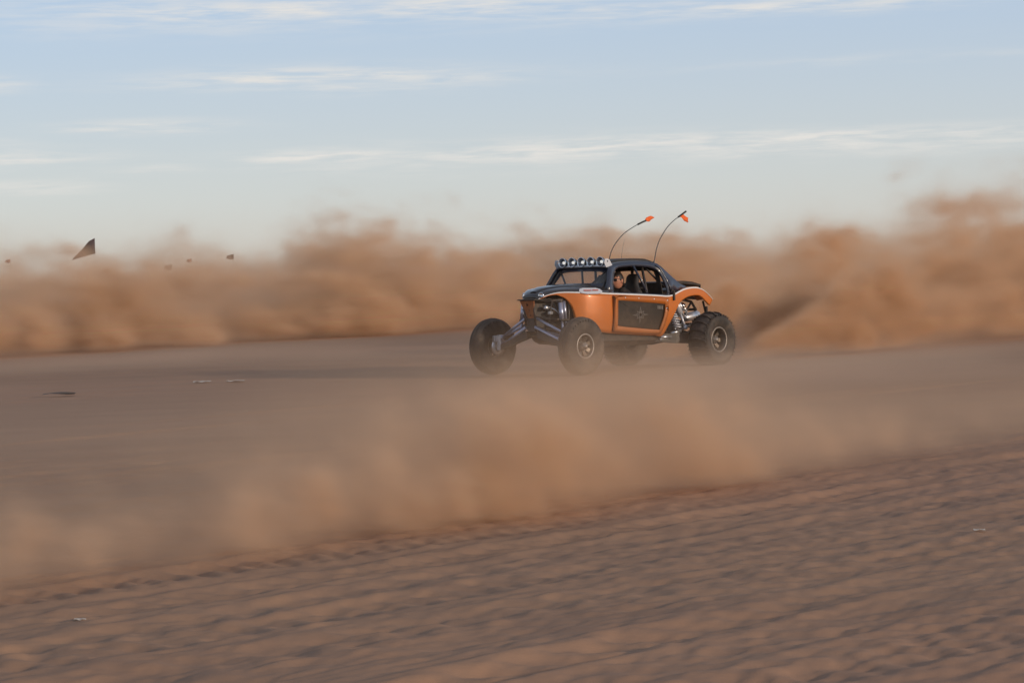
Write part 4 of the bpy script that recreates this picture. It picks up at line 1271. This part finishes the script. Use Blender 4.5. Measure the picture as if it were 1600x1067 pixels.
# --- thin veil between that bank and the buggy, and a faint layer over the flat beyond
size = (46.0, 33.0, 1.5)
(gs, gb, gz), n, sp = grid(size, (0.25, 0.25, 0.06))
a, c = billow(n, sp, (4.0, 2.4, 0.9), 51)
s_line = gs - 9.0
q = gb + 4.25
wake = s_line - (2.9 + 0.96 * (q - 4.0))
dep = np.interp(wake, [-3, -0.5, 2, 6, 12], [0.0, 0.15, 0.75, 0.6, 0.22]) * (1 - 0.9 * sstep(q, 9.5, 12.2)) + 0.24 * np.clip(0.9 + 0.5 * a, 0, 2)
hh = np.interp(s_line, [-9, 0, 6, 14], [0.20, 0.20, 0.19, 0.15]) * (1 + 0.25 * a)
den = dep * np.exp(-(gz / np.maximum(hh, 0.08)) ** 2) * np.clip(0.8 + 0.4 * a + 0.15 * c, 0.05, 2)
den *= edge_fade(n, (10, 4, 3))
dust_volume('dust_cloud', 'thin brown dust veil hanging between the near dust bank and the buggy', EDGE + REAR * -9.0 + FAR * 4.25, size, den * 0.23, mat_dust_veil)

# --- the sand thrown back by the rear wheels
size = (16.0, 6.0, 3.6)
(gs, gb, gz), n, sp = grid(size, (0.07, 0.1, 0.07))
a, c = billow(n, sp, (1.3, 1.2, 1.1), 61)
st = field2(tuple(n), sp, (1.3, 0.6, 0.28), 3.0, 64)
st = np.stack([np.roll(st[:, :, k], int(1.3 * k * sp[2] / sp[0]), axis=0) for k in range(n[2])], -1)        # streaks along the throw
o = CAR + REAR * 3.22 + FAR * -1.75
lift = np.interp(gs, [0, 1.0, 2.3, 3.6, 5.6, 7, 9, 16], [0.06, 0.34, 0.86, 1.30, 1.86, 1.74, 1.72, 1.72])
spread = 0.13 + 0.075 * gs
far_out = sstep(gs, 2.0, 6.0)
den = 0
for wheel, amp in ((0.895, 1.0), (2.6, 0.9)):
    t = (gb - wheel - 0.02 * gs) / spread
    tz = (lift if amp == 1.0 else lift * 1.0 + 0.52 * sstep(gs, 0, 1.3)) * (0.90 + (0.14 * a + .08 * c) * far_out) * (1.0 - 0.22 * np.abs(t))
    sheet = 1.0 / (1.0 + np.exp((gz - tz * 0.92) / (0.018 + 0.035 * gs * (0.4 + 0.6 * far_out))))
    den = den + amp * sheet * np.exp(-t * t * 1.3) * np.clip(0.75 * np.exp(0.32 * a * (0.3 + 0.7 * far_out) + 0.50 * c + 0.70 * st), 0.06, 4.0)
den = den * np.interp(gs, [0, 0.25, 1.5, 4, 8, 16], [0, 6.5, 5.5, 2.8, 1.3, 0.7]) * (0.45 + 0.55 * np.exp(-gz / (0.5 + 0.12 * gs)))
den *= edge_fade(n, (0, 5, 4)) * sstep(16 - gs, 0, 3)
dust_volume('dust_cloud', 'tall orange sand plume thrown up behind the rear wheels of the buggy', o, size, den * 1.5, mat_roost)

# --- far bank across the whole view
size = (52.0, 11.0, 4.6)
(gs, gb, gz), n, sp = grid(size, (0.11, 0.22, 0.085))
a, c = billow(n, sp, (2.2, 2.4, 1.9), 71)
a, c = [np.stack([np.roll(v_[:, :, k], int(-0.35 * k * sp[2] / sp[0]), axis=0) for k in range(n[2])], -1) for v_ in (a, c)]
st = field2(tuple(n), sp, (1.7, 0.9, 0.30), 2.9, 74)
st = np.stack([np.roll(st[:, :, k], int(-1.5 * k * sp[2] / sp[0]), axis=0) for k in range(n[2])], -1)       # streaks blown down the wind
S0 = -19.0
sl = gs[:, 0, 0] + S0
pl = FARLINE + FAR * 1.5
prof = [(-60, 430), (0, 436), (60, 425), (100, 410), (130, 446), (170, 442), (205, 436), (250, 420), (315, 392), (370, 408), (430, 424), (470, 412), (495, 404), (512, 386), (535, 380), (560, 384), (580, 398),
        (605, 400), (632, 380), (655, 372), (682, 380), (700, 400), (740, 386), (790, 400), (850, 396), (930, 388), (985, 378), (1060, 390), (1150, 390), (1230, 384), (1300, 372), (1400, 366), (1500, 362), (1700, 366)]
ps, pz = [], []
for x_, y_ in prof:
    w_ = on_plane(x_, y_, pl, FAR)
    ps.append((w_ - FARLINE).dot(REAR)); pz.append(w_.z)
topz = np.interp(sl, ps, pz)[:, None, None]
wob_ = 0.06 * a + 0.13 * c
tz = topz * (0.95 + wob_)
body = 1.0 / (1.0 + np.exp((gz - tz) / (0.06 + 0.06 * topz)))
front = sstep(gb + 0.35 * a + 0.25 * c, 0.0, 1.2)
den = body * front * np.clip(0.52 * np.exp(0.36 * a + 0.42 * c + 0.48 * st), 0.05, 3.5)
den *= (0.28 + 0.72 * np.exp(-gz / 0.9)) * (1 - 0.85 * sstep(gb, 1.5, 5.5)) * np.interp(sl, [-30, 1.0, 5.0, 9.0, 40], [1, 1, 0.95, 0.6, 0.5])[:, None, None]
den *= edge_fade(n, (6, 0, 4)) * sstep(11 - gb, 0, 1.5)
dust_volume('dust_cloud', 'long far dust bank across the desert behind the buggy', FARLINE + REAR * S0, size, den * 2.3, mat_dust)

# --- thinner dust hanging in the air beyond, out to where the horizon is lost
size = (190.0, 90.0, 7.0)
(gs, gb, gz), n, sp = grid(size, (2.0, 2.0, 0.3))
a, c = billow(n, sp, (14.0, 12.0, 2.5), 81)
den = np.exp(-(gz / np.maximum(1.45 + 0.35 * a, 0.3)) ** 2) * np.clip(0.8 + 0.3 * a, 0.1, 2) * edge_fade(n, (3, 3, 3))
dust_volume('dust_haze', 'pale dust haze hanging low over the distant desert', FARLINE + REAR * -75 + FAR * 12.0, size, den * 0.045, mat_dust_veil)
